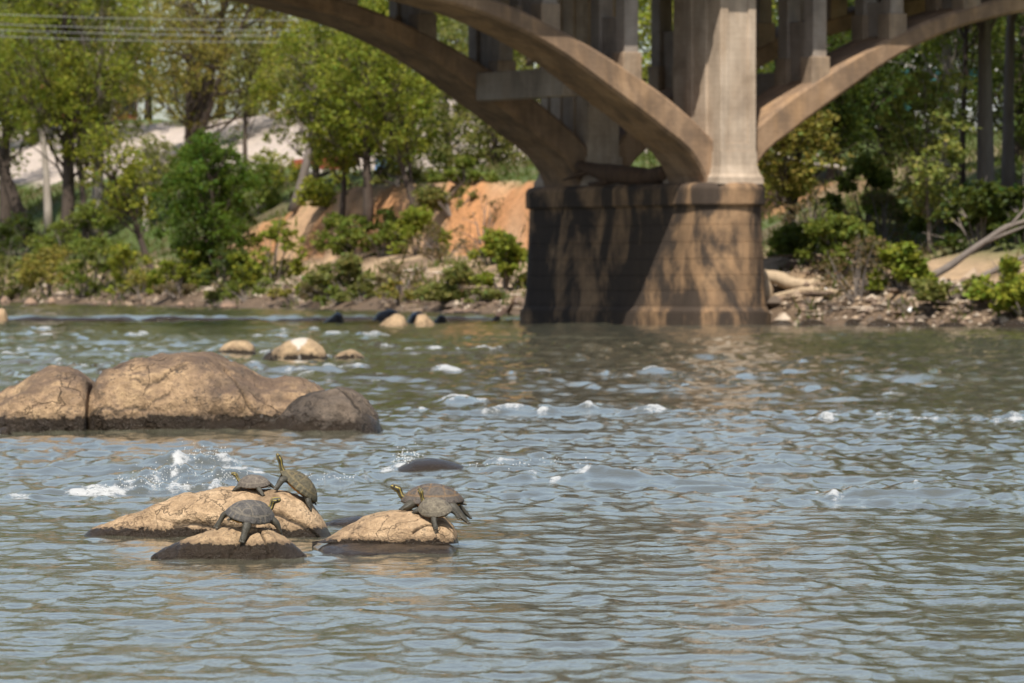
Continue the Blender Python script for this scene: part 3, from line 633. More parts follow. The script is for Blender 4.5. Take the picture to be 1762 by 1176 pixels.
def stadium(R, z, n=28, p0=0.74, p1=11.0):
    a0 = np.linspace(-np.pi, 0, n); A = np.stack([R * np.cos(a0), p0 + R * np.sin(a0), np.full(n, z)], -1)
    a1 = np.linspace(0, np.pi, n); B = np.stack([R * np.cos(a1), p1 + R * np.sin(a1), np.full(n, z)], -1)
    return np.vstack([A, B])
def make_pier(boff):
    pier = bpy.data.objects.new('pier', None); COL.objects.link(pier); pier.parent = bridge; pier.location = (boff, 0, 0)
    sec = [(-1.6, 0.42, 1.66, 1.64), (0.42, 0.62, 1.60, 1.50), (0.62, 1.13, 1.49, 1.43), (1.13, 1.66, 1.425, 1.40), (1.66, 2.20, 1.40, 1.375), (2.20, 2.76, 1.375, 1.35), (2.76, 3.34, 1.35, 1.325), (3.34, 4.02, 1.325, 1.30)]
    for z0, z1, ra, rb in sec:
        g_ = 0.018
        rings = [stadium(ra - g_, z0), stadium(ra, z0 + g_), stadium(rb, z1 - g_), stadium(rb - g_, z1)]
        V, F = loft(rings, True, True); mesh_np('pier_course', V, F, M['concrete_pier'], pier, smooth=False)
    rings = [stadium(1.31, 3.98), stadium(1.42, 4.0), stadium(1.44, 4.05), stadium(1.44, 4.52), stadium(1.42, 4.60), stadium(1.36, 4.68), stadium(1.26, 4.73), stadium(1.1, 4.75)]
    V, F = loft(rings, True, True); mesh_np('pier_cap', V, F, M['concrete_pier'], pier, smooth=False)
    for lo, hi, end in ((-0.25, 2.95, -1), (8.45, 11.65, 1)):
        m_ = MB(); m_.box((-0.60, lo + 0.06, 4.6), (0.64, hi - 0.06, DECKZ)); m_.build('pillar', M['concrete_pillar'], pier)
        # corner pilasters frame a sunk panel on each face
        for a in ((-0.68, -0.36), (0.42, 0.72)):
            e = (lo, lo + 0.5) if end < 0 else (hi - 0.5, hi)
            m_ = MB(); m_.box((a[0], e[0], 5.75), (a[1], e[1], DECKZ - 0.003)); m_.build('pilaster', M['concrete_pillar'], pier, bevel=0.03)
        for a in (lo + 0.95, lo + 1.85):
            m_ = MB(); m_.box((-0.67, a, 5.75), (-0.58, a + 0.4, DECKZ - 0.003)); m_.box((0.62, a, 5.75), (0.71, a + 0.4, DECKZ - 0.003)); m_.build('pilaster', M['concrete_pillar'], pier, bevel=0.02)
        rg = []
        for z, e in ((4.70, 0.26), (4.92, 0.24), (5.05, 0.16), (5.30, 0.10), (5.50, 0.09), (5.78, 0.085)):
            x0, x1, y0, y1 = -0.60 - e, 0.64 + e, lo + 0.06 - e, hi - 0.06 + e
            rg.append(np.array([(x0, y0, z), (x1, y0, z), (x1, y1, z), (x0, y1, z)], float))
        V, F = loft(rg, True, False); mesh_np('pillar_base', V, F, M['concrete_pillar'], pier, smooth=False)
        m_ = MB(); e = lo - 0.01 if end < 0 else hi - 0.05
        m_.box((-0.37, e + 0.02, 5.78), (0.43, e + 0.08, 6.05)); m_.build('panel_sill', M['concrete_pillar'], pier)
    return pier
make_pier(0.02); make_pier(-SPAN); make_pier(SPAN)

# ------------------------------------------------------------------ driftwood
def log(name, pts, rad, mt, label, cat='driftwood', n=9, branches=(), group=None):
    pts = np.array(pts, float)
    q = np.linspace(0, len(pts) - 1, len(pts) * 5); i = np.arange(len(pts))
    pp = np.stack([np.interp(q, i, pts[:, k]) for k in range(3)], -1); rr = np.interp(q, i, rad)
    for k in range(3): pp[1:-1, k] = (pp[:-2, k] + 2 * pp[1:-1, k] + pp[2:, k]) / 4
    pp += 0.35 * rr[:, None] * np.stack([noise(q * 1.3, q * 0 + 3 * k, seed=300 + int(abs(pts[0][0] * 10))) for k in range(3)], -1)
    m_ = MB(); m_.tube(pp, rr * (1 + 0.12 * noise(q * 3, q * 0, seed=7)), n)
    o = m_.build(name, mt, smooth=True)
    for bp, br in branches:
        m2_ = MB(); m2_.tube(np.array(bp, float), br, 6); m2_.build('branch', mt, o, smooth=True)
    return tag(o, label, cat, group)
def bl(b, p, z):   # bridge local -> world
    return np.array([O[0] + b * math.cos(TH) - p * math.sin(TH), O[1] + b * math.sin(TH) + p * math.cos(TH), z])
log('driftwood_log', [bl(-1.05, 8.3, 5.45), bl(-0.95, 6.5, 5.2), bl(-0.8, 4.6, 5.05), bl(-0.75, 3.0, 5.12)], [0.16, 0.30, 0.36, 0.26], M['driftwood_dark'], 'dark broken log lodged on the pier top between the arch ribs',
    branches=[([bl(-1.0, 7.4, 5.3), bl(-1.2, 8.3, 5.1), bl(-1.3, 9.0, 4.95)], [0.12, 0.08, 0.03]), ([bl(-0.9, 5.5, 5.0), bl(-1.15, 6.6, 4.83), bl(-1.2, 7.4, 4.8)], [0.16, 0.10, 0.05])])
log('driftwood_snag', [wat(892, 530), wat(880, 545) + [0, 0, 0.25], wat(862, 551) + [0, 0, 0.12], wat(846, 556)], [0.26, 0.24, 0.16, 0.05], M['driftwood_dark'], 'black snag of driftwood caught at the left foot of the pier',
    branches=[([wat(872, 548) + [0, 0, 0.2], wat(880, 550) + [0, 0, 0.5], wat(886, 550) + [0, 0, 0.9]], [0.1, 0.07, 0.03])])

def gh(px, py, dz=0.0):
    p = ground_hit(px, py); return p + np.array([0, 0, dz])
a = gh(1345, 512)
def lift(px, py, ref):    # point on a pixel ray at the distance of a reference ground point
    return P(px, py, ref[1])
log('driftwood_log', [lift(1308, 474, a), lift(1345, 486, a), lift(1385, 490, a), lift(1412, 480, a)], [0.22, 0.24, 0.20, 0.09], M['driftwood'], 'thick pale log propped on the bank right of the pier', branches=[([lift(1318, 478, a), lift(1320, 500, a), lift(1324, 532, a)], [0.2, 0.2, 0.22])])
log('driftwood_log', [gh(1330, 522, .1), gh(1380, 520, .1), gh(1425, 512, .12), gh(1475, 508, .1)], [0.10, 0.12, 0.10, 0.06], M['driftwood'], 'long thin pale log lying on the sand right of the pier')
f0 = gh(1590, 500)
log('fallen_branch', [lift(1575, 492, f0), lift(1640, 455, f0), lift(1690, 420, f0), lift(1730, 392, f0), lift(1790, 372, f0)], [0.14, 0.12, 0.11, 0.09, 0.05], M['bark_grey'], 'upper long bare fallen branch rising to the right picture edge', 'branch', branches=[([lift(1690, 420, f0), lift(1725, 405, f0), lift(1775, 385, f0)], [0.07, 0.06, 0.03]), ([lift(1735, 392, f0), lift(1748, 378, f0), lift(1770, 352, f0)], [0.06, 0.05, 0.03])])
log('fallen_branch', [lift(1598, 512, f0), lift(1650, 500, f0), lift(1700, 470, f0), lift(1790, 430, f0)], [0.17, 0.15, 0.11, 0.06], M['bark_grey'], 'lower thick fallen trunk lying beneath the bare branch', 'branch')
f1 = gh(1450, 330)
log('fallen_branch', [lift(1330, 262, f1), lift(1380, 281, f1), lift(1430, 286, f1), lift(1455, 292, f1)], [0.05, 0.07, 0.09, 0.10], M['bark_pale'], 'pale bent dead limb hanging beside the right arch springing', 'branch', branches=[([lift(1380, 236, f1), lift(1400, 262, f1), lift(1425, 284, f1)], [0.04, 0.06, 0.08])])

# ------------------------------------------------------------------ trees and shrubs
TINT = {'bright': (0.224, 0.252, 0.029), 'lime': (0.286, 0.297, 0.034), 'olive': (0.286, 0.241, 0.05), 'mid': (0.168, 0.202, 0.034), 'dark': (0.06, 0.085, 0.018), 'dull': (0.207, 0.207, 0.058), 'pale': (0.28, 0.302, 0.073), 'brown': (0.17, 0.12, 0.065)}
def leaves(centers, radii, n, size, tint, seed, squash=0.75, clump=1):
    r = np.random.default_rng(seed); centers = np.asarray(centers, float); radii = np.asarray(radii, float)
    # each crown clump is made of several twig tufts
    wgt = radii ** 2; wgt = wgt / wgt.sum()
    nt_ = max(len(centers) * 18, 24); ci = r.choice(len(centers), nt_, p=wgt)
    dirs = r.normal(size=(nt_, 3)); dirs /= np.linalg.norm(dirs, axis=1)[:, None]
    tc = centers[ci] + dirs * (radii[ci] * r.uniform(0.25, 1.0, nt_) ** 0.6)[:, None] * np.array([1, 1, squash])
    tr = radii[ci] * r.uniform(0.13, 0.32, nt_); tj = r.uniform(0.65, 1.3, nt_)
    k = r.integers(0, nt_, n)
    pos = tc[k] + r.normal(size=(n, 3)) * tr[k][:, None] * np.array([0.62, 0.62, 0.42])
    s = size * r.uniform(0.6, 1.35, n)
    d = r.normal(size=(n, 3)); d[:, 2] = d[:, 2] * 0.6 - 0.35; d /= np.linalg.norm(d, axis=1)[:, None]
    e = np.cross(d, r.normal(size=(n, 3)) + np.array([0, 0, 1.2])); e /= np.linalg.norm(e, axis=1)[:, None] + 1e-9
    nrm = np.cross(d, e)
    A = pos; B = pos + d * (s * 0.5)[:, None] + e * (s * 0.34)[:, None] + nrm * (s * 0.1)[:, None]; Cc = pos + d * s[:, None]; D = pos + d * (s * 0.5)[:, None] - e * (s * 0.34)[:, None] + nrm * (s * 0.1)[:, None]
    V = np.stack([A, B, Cc, D], 1).reshape(-1, 3); F = np.arange(n * 4).reshape(-1, 4)
    col = np.array(tint)[None] * (tj[k] * r.uniform(0.8, 1.2, n))[:, None] * np.array([1, 1, 1]) * (1 + 0.14 * r.normal(size=(n, 1)) * np.array([[1.2, 0.3, 0.4]]))
    col = np.clip(col, 0.008, 0.4)
    col = np.repeat(np.concatenate([col, np.ones((n, 1))], 1), 4, 0)
    return V, F, col
def tree(label, base, h, wd, tint, lean=(0, 0), lo=0.3, tr=0.22, n=6000, bark='bark_dark', size=0.24, ncl=16, stems=1, seed=0, name='riverside_tree', group='trees on the far bank', bend=0.3, wy=None):
    r = np.random.default_rng(900 + seed); wy = wy or wd
    e = empty(name, base); tag(e, label, 'tree', group)
    lean = np.array([lean[0], lean[1], 0.0])
    tb = MB(); path_t = np.linspace(0, 1, 9)
    paths = []
    for s_ in range(stems):
        spread = np.array([r.normal() * wd * 0.22, r.normal() * wd * 0.15, 0]) if stems > 1 else np.zeros(3)
        ph = r.uniform(0, 6.28)
        pts = np.stack([np.sin(path_t * 4 + ph) * bend * path_t + (lean[0] + spread[0]) * path_t, np.cos(path_t * 3.3 + ph) * bend * path_t + (lean[1] + spread[1]) * path_t, path_t * h * 0.86 - 0.25], -1)
        rad = tr * (1.25 * (1 - path_t) ** 0.8 * 0.75 + 0.25 * (1 - path_t) + 0.05) * (1.0 if s_ == 0 else 0.7)
        rad[0] *= 1.25
        tb.tube(pts, rad, 9); paths.append(pts)
    cz0, cz1 = h * lo, h
    cen = []; rad = []
    for k in range(ncl):
        z = cz0 + (cz1 - cz0) * (k + r.uniform(0.1, 0.9)) / ncl
        f = math.sin(math.pi * min(max((z - cz0) / (cz1 - cz0), 0.10), 0.93)) ** 0.6
        a = k * 2.4 + r.uniform(-0.5, 0.5); q = r.uniform(0.35, 0.95) * f
        tz = min(z / (h * 0.86), 1); pth = paths[k % stems]
        cx = np.interp(tz, path_t, pth[:, 0]); cy = np.interp(tz, path_t, pth[:, 1])
        c = np.array([cx + math.cos(a) * q * wd * 0.5, cy + math.sin(a) * q * wy * 0.5, z]); cen.append(c); rad.append(wd * r.uniform(0.15, 0.26))
        st = max(tz - r.uniform(0.12, 0.25), 0.12)
        s0 = np.array([np.interp(st, path_t, pth[:, j]) for j in range(3)])
        mid = (s0 + c) / 2 + np.array([0, 0, -0.15 * np.linalg.norm(c - s0)])
        tb.tube([s0, mid, c + (c - mid) * 0.3], [tr * 0.34, tr * 0.2, 0.02], 5, cap=False)
        for j in range(2):
            tip = c + r.normal(size=3) * rad[-1] * 0.7
            tb.tube([mid, (mid + tip) / 2 + [0, 0, 0.1], tip], [tr * 0.14, tr * 0.1, 0.012], 4, cap=False)
    tb.build('trunk', M[bark], e, smooth=True)
    V, F, colr = leaves(cen, rad, n, size, TINT[tint] if isinstance(tint, str) else tint, 40 + seed)
    mesh_np('crown', V, F, M['leaf'], e, smooth=False, attrs={'tint': ('FLOAT_COLOR', colr)})
    return e
def at(px, py): return ground_hit(px, py)
def atY(px, Y):
    x = (px - 881) / FPX * Y; return np.array([x, Y, float(terr(x, Y))])
TREES = [
    # label, base, height, width, tint, kwargs
    ('dark trunk leaning hard to the left at the far left, above pale stones', at(58, 425), 19, 8, 'bright', dict(lean=(-6.5, 1), tr=.42, n=6500, lo=.42, bark='bark_dark')),
    ('straight dark trunk nearest the left picture edge', at(10, 425), 20, 8, 'mid', dict(tr=.40, n=6000, lo=.40)),
    ('slim pale barked tree between two dark trunks at the left', at(84, 400), 17, 5, 'bright', dict(tr=.26, n=3500, bark='bark_pale', lo=.5, lean=(-.8, 0))),
    ('tall dark trunked tree with heavy bright clumps, left of the gravel patch', at(116, 432), 22, 10, 'bright', dict(tr=.42, n=11000, lo=.34, ncl=22)),
    ('pale barked tree leaning right beside the dark tall tree', at(163, 410), 17, 6, 'dull', dict(tr=.40, n=3500, bark='bark_pale', lo=.45, lean=(.8, 0))),
    ('dark slim trunk crossing the pale leaning one', at(150, 420), 13, 4, 'lime', dict(tr=.22, n=2200, lo=.4, lean=(-1.2, 0))),
    ('thin dark trunk leaning left, rooted at the waterline', at(272, 492), 8.5, 3.6, 'lime', dict(tr=.20, n=1500, lo=.45, lean=(-2.9, 0))),
    ('short crooked whitish tree on the grassy slope', at(253, 398), 6, 3.2, 'dull', dict(tr=.20, n=900, lo=.5, bark='bark_pale', bend=.6)),
    ('broad olive willow with several forked trunks on the terrace', at(325, 275), 15.5, 13, 'olive', dict(tr=.42, n=11000, stems=4, lo=.22, ncl=26, size=.22)),
    ('slender young tree standing before the gravel patch', at(423, 292), 9, 3.4, 'dull', dict(tr=.16, n=1600, lo=.42)),
    ('bushy vivid green tree low on the bank below the willow', at(362, 488), 7.6, 5.2, (0.075, 0.135, 0.014), dict(tr=.2, n=7000, lo=.1, ncl=20, stems=2)),
    ('dark brown trunk before the clay cut, vivid green crown', at(634, 388), 11.5, 6.6, 'bright', dict(tr=.24, n=6500, lo=.34, ncl=18)),
    ('thin dark sapling left of the brown trunk at the clay cut', at(588, 400), 6.5, 3, 'lime', dict(tr=.15, n=1300, lo=.45)),
    ('thin twin stemmed tree in front of the orange clay', at(722, 402), 9.5, 4.6, 'bright', dict(tr=.14, n=3200, lo=.42, stems=2)),
    ('airy bright tree between the willow and the clay cut', at(545, 340), 11, 6.5, 'lime', dict(tr=.22, n=6000, lo=.25)),
    ('grey trunk leaning right at the left end of the clay cut', at(506, 372), 9, 4.0, 'dull', dict(tr=.26, n=2200, lo=.5, lean=(1.8, 0), bark='bark_grey')),
    ('soft green tree on top of the clay bank, left of the arch', atY(770, 318), 11, 7.5, 'mid', dict(tr=.24, n=6500, lo=.1)),
    ('pale green tree on the clay bank top nearest the arch springing', atY(850, 312), 10, 7.0, 'dull', dict(tr=.22, n=6000, lo=.08)),
    ('green tree behind the clay bank, under the arch curve', atY(690, 345), 13, 8, 'lime', dict(tr=.26, n=6500, lo=.15)),
    ('tall grey trunk with a left fork, right side of the picture', at(1697, 395), 19, 8, 'mid', dict(tr=.30, n=5500, lo=.50, bark='bark_grey', bend=.15, lean=(-.3, 0))),
    ('dense dark green tree filling the space below the right arch', atY(1520, 258), 7.4, 7.0, (0.06, 0.10, 0.016), dict(tr=.26, n=9500, lo=.18, ncl=24)),
    ('leafy dark tree close behind the pier on the right', atY(1430, 246), 8, 5.5, (0.055, 0.085, 0.016), dict(tr=.2, n=5500, lo=.2)),
    ('sunlit pale leaved sapling in front of the dark tree', at(1600, 440), 6.2, 2.8, 'pale', dict(tr=.09, n=1700, lo=.25, size=.22, bark='bark_grey')),
    ('pale trunk left of the tall grey fork', at(1622, 340), 14, 6, 'mid', dict(tr=.24, n=4500, lo=.4, bark='bark_pale')),
    ('dark evergreen at the right picture edge', atY(1760, 232), 13, 7, 'dark', dict(tr=.3, n=8000, lo=.1, ncl=22)),
    ('slim brownish trunk behind the pale sapling', at(1655, 350), 15, 4, 'dull', dict(tr=.12, n=2500, lo=.45)),
    ('olive small tree with bare twigs touching the pier', at(1352, 420), 6.0, 3.6, 'olive', dict(tr=.16, n=2200, lo=.35, stems=2)),
    ('second tall grey trunk near the upper right corner', at(1735, 350), 18, 6, 'bright', dict(tr=.22, n=4000, lo=.5, bark='bark_grey')),
]
for k, (lb, b0, h, wd, ti, kw) in enumerate(TREES):
    kw['n'] = int(kw['n'] * 1.95); kw.setdefault('size', .215); wd *= 1.15; kw['ncl'] = int(kw.get('ncl', 16) * 1.5)
    tree(lb, b0, h, wd, ti, seed=k, **kw)
BACK = [(-40, 440, 21, 'mid'), (60, 470, 23, 'dull'), (180, 455, 19, 'olive'), (255, 500, 22, 'mid'), (380, 480, 24, 'olive'), (470, 445, 22, 'lime'), (560, 420, 21, 'mid'), (650, 430, 24, 'bright'), (740, 400, 21, 'dull'), (830, 410, 22, 'mid'), (910, 370, 20, 'bright'), (990, 380, 22, 'mid'), (1080, 340, 19, 'bright'), (1170, 350, 20, 'mid'), (1270, 330, 18, 'bright'), (1370, 320, 16, 'lime'), (1470, 330, 17, 'bright'), (1580, 310, 17, 'mid'), (1680, 300, 18, 'lime'), (1790, 290, 18, 'mid')]
bl_txt = ['far left background tree cut by the picture edge', 'background tree behind the brick building', 'olive background tree left of the willow', 'background tree behind the willow on its left', 'tall olive background tree behind the willow', 'yellow green background tree right of the willow', 'background tree left of the far arch rib', 'bright tall background tree under the far arch rib', 'dull green background tree seen between the arch ribs', 'background tree behind the cross strut', 'bright background tree left behind the pillar columns', 'background tree behind the far pillar', 'bright background tree seen in the slot left of the near pillar', 'background tree hidden mostly by the near pillar', 'bright background tree right behind the near pillar', 'yellow green background tree behind the right spandrel columns', 'bright background tree above the right arch', 'background tree below the white building', 'yellow green background tree behind the tall grey trunk', 'background tree at the right picture edge']
for k, (px, Y, h, ti) in enumerate(BACK):
    tree(bl_txt[k], atY(px, Y), h, 11.5, ti, seed=100 + k, n=9800, lo=.08, tr=.28, size=.33, ncl=34, group='background trees', name='background_tree')

def shrub(label, base, h, wd, tint, n, seed, size=0.17, name='shrub', group='shrubs on the bank'):
    r = np.random.default_rng(2000 + seed); e = empty(name, base); tag(e, label, 'shrub', group)
    nc = 12; cen = []; rad = []; tb = MB()
    for k in range(nc):
        c = np.array([r.uniform(-.5, .5) * wd, r.uniform(-.5, .5) * wd * 0.8, h * r.uniform(.15, 1.0)]); c[2] *= 1 - 0.6 * (abs(c[0]) / (wd * .5)) ** 2
        cen.append(c); rad.append(min(wd, h * 1.4) * r.uniform(.10, .25))
        tb.tube([(c[0] * .15, c[1] * .15, -.15), (c[0] * .5, c[1] * .5, c[2] * .6), tuple(c + [0, 0, .15])], [.05, .03, .01], 5, cap=False)
        tip = c + r.normal(size=3) * [wd * .15, wd * .15, h * .2]
        tb.tube([(c[0] * .5, c[1] * .5, c[2] * .6), tuple(tip)], [.025, .008], 4, cap=False)
    tb.build('stem', M['bark_grey'], e, smooth=True)
    V, F, colr = leaves(cen, rad, n, size, TINT[tint], 4000 + seed)
    V[:, 2] = np.maximum(V[:, 2], 0.02)
    mesh_np('foliage', V, F, M['leaf'], e, smooth=False, attrs={'tint': ('FLOAT_COLOR', colr)})
SH = [ # label, px, py(base), width px, height px, tint
    ('dull weedy shrub at the far left waterline', 20, 512, 110, 75, 'dull'), ('olive brown shrub below the leaning dark trunk', 85, 512, 90, 85, 'olive'), ('dark green round shrub below the tall left tree', 160, 508, 100, 110, 'mid'), ('shrub with yellow tips left of the thin leaning trunk', 225, 508, 80, 75, 'lime'), ('vivid low shrub under the bushy tree, left side', 310, 508, 80, 70, 'bright'), ('dark shrub under the bushy tree, right side', 395, 512, 90, 80, 'dark'), ('bright ball shrub at the waterline right of the bushy tree', 425, 500, 50, 40, 'lime'), ('mid green shrub before the left end of the clay', 470, 490, 110, 95, 'bright'), ('bright sprig shrub at the sandy shore', 545, 515, 50, 40, 'bright'), ('green shrub at the foot of the brown trunk', 610, 448, 110, 75, 'mid'), ('deep green shrub below the orange clay, left', 660, 440, 90, 65, 'mid'), ('fresh green shrub below the orange clay, right', 720, 438, 90, 60, 'bright'), ('dull scrub on the sandy shelf', 690, 505, 120, 50, 'brown'), ('low dry scrub at the shore below the sandy shelf', 780, 520, 120, 50, 'dull'), ('bright shrub close to the left of the pier', 868, 505, 70, 90, 'bright'), ('thin shrub above the bright one left of the pier', 845, 455, 60, 50, 'lime'),
    ('dense scrub left on the grassy slope', 200, 400, 120, 60, 'mid'), ('grassy bush on the slope below the willow', 300, 350, 150, 70, 'mid'), ('bright bush at the willow foot', 350, 300, 110, 40, 'bright'), ('slope bush right of the willow', 440, 370, 120, 80, 'mid'), ('yellow green bush on the slope by the slender tree', 470, 330, 90, 60, 'lime'), ('dark bush at the far left below the trunks', 30, 440, 90, 60, 'dark'), ('bush between the left dark trunks', 110, 450, 90, 55, 'mid'), ('tuft shrub on the clay bank rim, middle', 690, 318, 90, 30, 'dull'), ('tuft shrub on the clay bank rim, right', 800, 318, 100, 34, 'mid'), ('twiggy brown shrub on the clay face near the pier', 830, 415, 90, 70, 'brown'), ('bright hanging shrub on the clay face, left', 560, 360, 90, 60, 'lime'),
    ('dusty shrub on the clay face beside the arch foot', 780, 380, 90, 60, 'dull'), ('dry twigs over the clay foot', 760, 450, 110, 55, 'brown'), ('low dry weeds on the shore, centre left', 600, 505, 110, 50, 'dull'), ('olive shrub behind the pier cap on the right', 1345, 360, 90, 110, 'olive'), ('green shrub at the foot of the pier on the right', 1372, 448, 70, 50, 'mid'), ('dark feathery shrub above the pale log', 1440, 470, 110, 90, 'mid'), ('brown twig tangle right of the pale log', 1475, 522, 120, 100, 'brown'), ('green shrub over the fallen trunk root', 1550, 505, 80, 70, 'bright'), ('brown dry thicket below the pale sapling', 1520, 430, 110, 90, 'brown'), ('deep green shrub below the dark tree', 1490, 400, 120, 100, 'mid'), ('sunny weeds at the lower right shore', 1715, 520, 130, 60, 'bright'), ('weedy shrub under the fallen branch', 1640, 525, 110, 45, 'dull'), ('dark undergrowth behind the fallen branch', 1690, 430, 140, 90, 'dark'), ('dark undergrowth at the right picture edge', 1760, 420, 110, 110, 'dark'), ('mid green undergrowth beside the grey trunk', 1630, 400, 100, 90, 'mid'), ('bare brown twigs on the bank behind the pier', 1400, 420, 110, 90, 'brown'), ('sunlit shrub in the right lower corner', 1765, 545, 80, 60, 'lime')]
for k, (lb, px, py, wp_, hp, ti) in enumerate(SH):
    b0 = at(px, py); m_ = b0[1] / FPX
    brown = ti == 'brown'
    shrub(lb, b0, hp * m_ * 1.15, wp_ * m_ * 1.1, ti, int((900 if brown else 2300) * (wp_ / 90) ** 1.1), k, size=0.13 if brown else 0.22)

# low growth right at the water's edge
EDGE = ['tuft at the waterline below the straight left trunk', 'tuft at the waterline left of the orange stone', 'tuft above the round pale stone', 'tuft behind the dark stone', 'tuft just left of the whitish humped stone', 'tuft just right of the whitish humped stone', 'tuft above the grey stone pile', 'tuft behind the flat sandy slab', 'tuft behind the small pink stone', 'tuft behind the dark peaked ledge rock', 'tuft behind the two tan ledge rocks', 'tuft above the flat tan slab', 'tuft beside the round brown boulder']
for k, (lb, px) in enumerate(zip(EDGE, [14, 140, 246, 305, 372, 425, 510, 566, 622, 590, 690, 770, 830])):
    py = float(np.interp(px, [0, 300, 500, 700, 880], [513, 516, 518, 522, 528])); b0 = at(px, py); m_ = b0[1] / FPX
    shrub('low weedy ' + lb, b0, (26 + 9 * (k % 3)) * m_, (70 + 12 * (k % 4)) * m_, ('dull', 'mid', 'olive', 'brown')[k % 4], 1100, 300 + k, size=.17, group='tufts at the waterline')
# weeds and grass that nobody could count
r = np.random.default_rng(55); n = 60000
gy = 175 + 290 * r.random(n * 3); gx = r.uniform(-62, 42, n * 3)
dd = shore_d(gx, gy); nz = fbm(gx / 3, gy / 3, seed=61, o=3)
gtc = ((gy - 300) * 16 + (gx + 12) * 38) / 41.2
ok = (dd > 0.35) & (nz > np.where((gtc > -7) & (gtc < 2.2) & (gy > 235) & (gy < 310), 0.6, np.where(dd < 6, -0.22, -0.35))) & ~((dd > 22) & (dd < 42) & (gy > 318)) & (dd < 60)
gx, gy = gx[ok][:n], gy[ok][:n]; n = len(gx); gz = terr(gx, gy)
hh = r.uniform(.15, .55, n); an = r.uniform(0, 6.28, n); wv = r.uniform(.03, .08, n); ln = r.normal(size=(n, 2)) * .22
B0 = np.stack([gx - np.cos(an) * wv, gy - np.sin(an) * wv, gz - .03], -1); B1 = np.stack([gx + np.cos(an) * wv, gy + np.sin(an) * wv, gz - .03], -1)
T0 = np.stack([gx + ln[:, 0] + np.cos(an) * wv * .4, gy + ln[:, 1], gz + hh], -1); T1 = np.stack([gx + ln[:, 0] - np.cos(an) * wv * .4, gy + ln[:, 1], gz + hh * .96], -1)
cc = np.where(r.random((n, 1)) < .3, np.array([[0.17, 0.13, 0.06]]), np.array([[0.10, 0.135, 0.028]])) * r.uniform(.6, 1.3, (n, 1))
gr = mesh_np('weeds', np.stack([B0, B1, T0, T1], 1).reshape(-1, 3), np.arange(n * 4).reshape(-1, 4), M['leaf'], smooth=False, attrs={'tint': ('FLOAT_COLOR', np.repeat(np.concatenate([cc, np.ones((n, 1))], 1), 4, 0))})
tag(gr, 'grass and weeds covering the bank', 'grass', kind='stuff')

# pebbles, clods and drift litter strewn along the shore, too many to count
r = np.random.default_rng(77); n = 6500
t_ = r.random(n) ** 0.8; si = r.choice([3, 4, 5, 6, 7, 8], n, p=[.16, .10, .10, .12, .26, .26]); A_ = SHORE[si]; B_ = SHORE[si + 1]; f_ = r.random((n, 1)); q = A_ + (B_ - A_) * f_
nrm_ = np.stack([(B_ - A_)[:, 1], -(B_ - A_)[:, 0]], -1); nrm_ /= np.linalg.norm(nrm_, axis=1)[:, None]; nrm_ *= np.sign(shore_d(q[:, 0] + nrm_[:, 0], q[:, 1] + nrm_[:, 1]))[:, None]
q = q + nrm_ * (t_ * 4.5 - 0.2)[:, None]; pz = terr(q[:, 0], q[:, 1])
octv = np.array([(1, 0, 0), (0, 1, 0), (-1, 0, 0), (0, -1, 0), (0, 0, .8), (0, 0, -.8), (.7, .7, .3), (-.7, .6, .35)], float)[:6]
sz = r.uniform(.03, .15, n) * np.where(r.random(n) < .08, 2.2, 1); an = r.uniform(0, 6.28, n); lg = np.where(r.random(n) < .3, r.uniform(3, 7, n), 1.3)
loc = octv[None] * sz[:, None, None] * (1 + .35 * r.normal(size=(n, 6, 3)) * .6); loc[:, :, 0] *= lg[:, None]; loc[:, :, 1:] *= np.where(lg > 2, .4, 1)[:, None, None]
ca, sa = np.cos(an)[:, None], np.sin(an)[:, None]
V = np.stack([q[:, :1] + loc[:, :, 0] * ca - loc[:, :, 1] * sa, q[:, 1:] + loc[:, :, 0] * sa + loc[:, :, 1] * ca, pz[:, None] + loc[:, :, 2] + sz[:, None] * .2], -1).reshape(-1, 3)
octf = np.array([(0, 1, 4), (1, 2, 4), (2, 3, 4), (3, 0, 4), (1, 0, 5), (2, 1, 5), (3, 2, 5), (0, 3, 5)])
pc = np.array([[.34, .25, .17], [.20, .14, .10], [.10, .075, .055], [.42, .34, .26]])[r.integers(0, 4, n)] * r.uniform(.7, 1.2, (n, 1))
pm = mat('pebble', .85); tt = NT(pm); tt.set(Base_Color=tt.attr('tint').outputs['Color'])
o = mesh_np('shore_debris', V, (np.arange(n)[:, None, None] * 6 + octf[None]).reshape(-1, 3), pm, smooth=False, attrs={'tint': ('FLOAT_COLOR', np.repeat(np.concatenate([pc, np.ones((n, 1))], 1), 6, 0))}); tag(o, 'pebbles, clods and drift litter along the far shore', 'debris', kind='stuff')

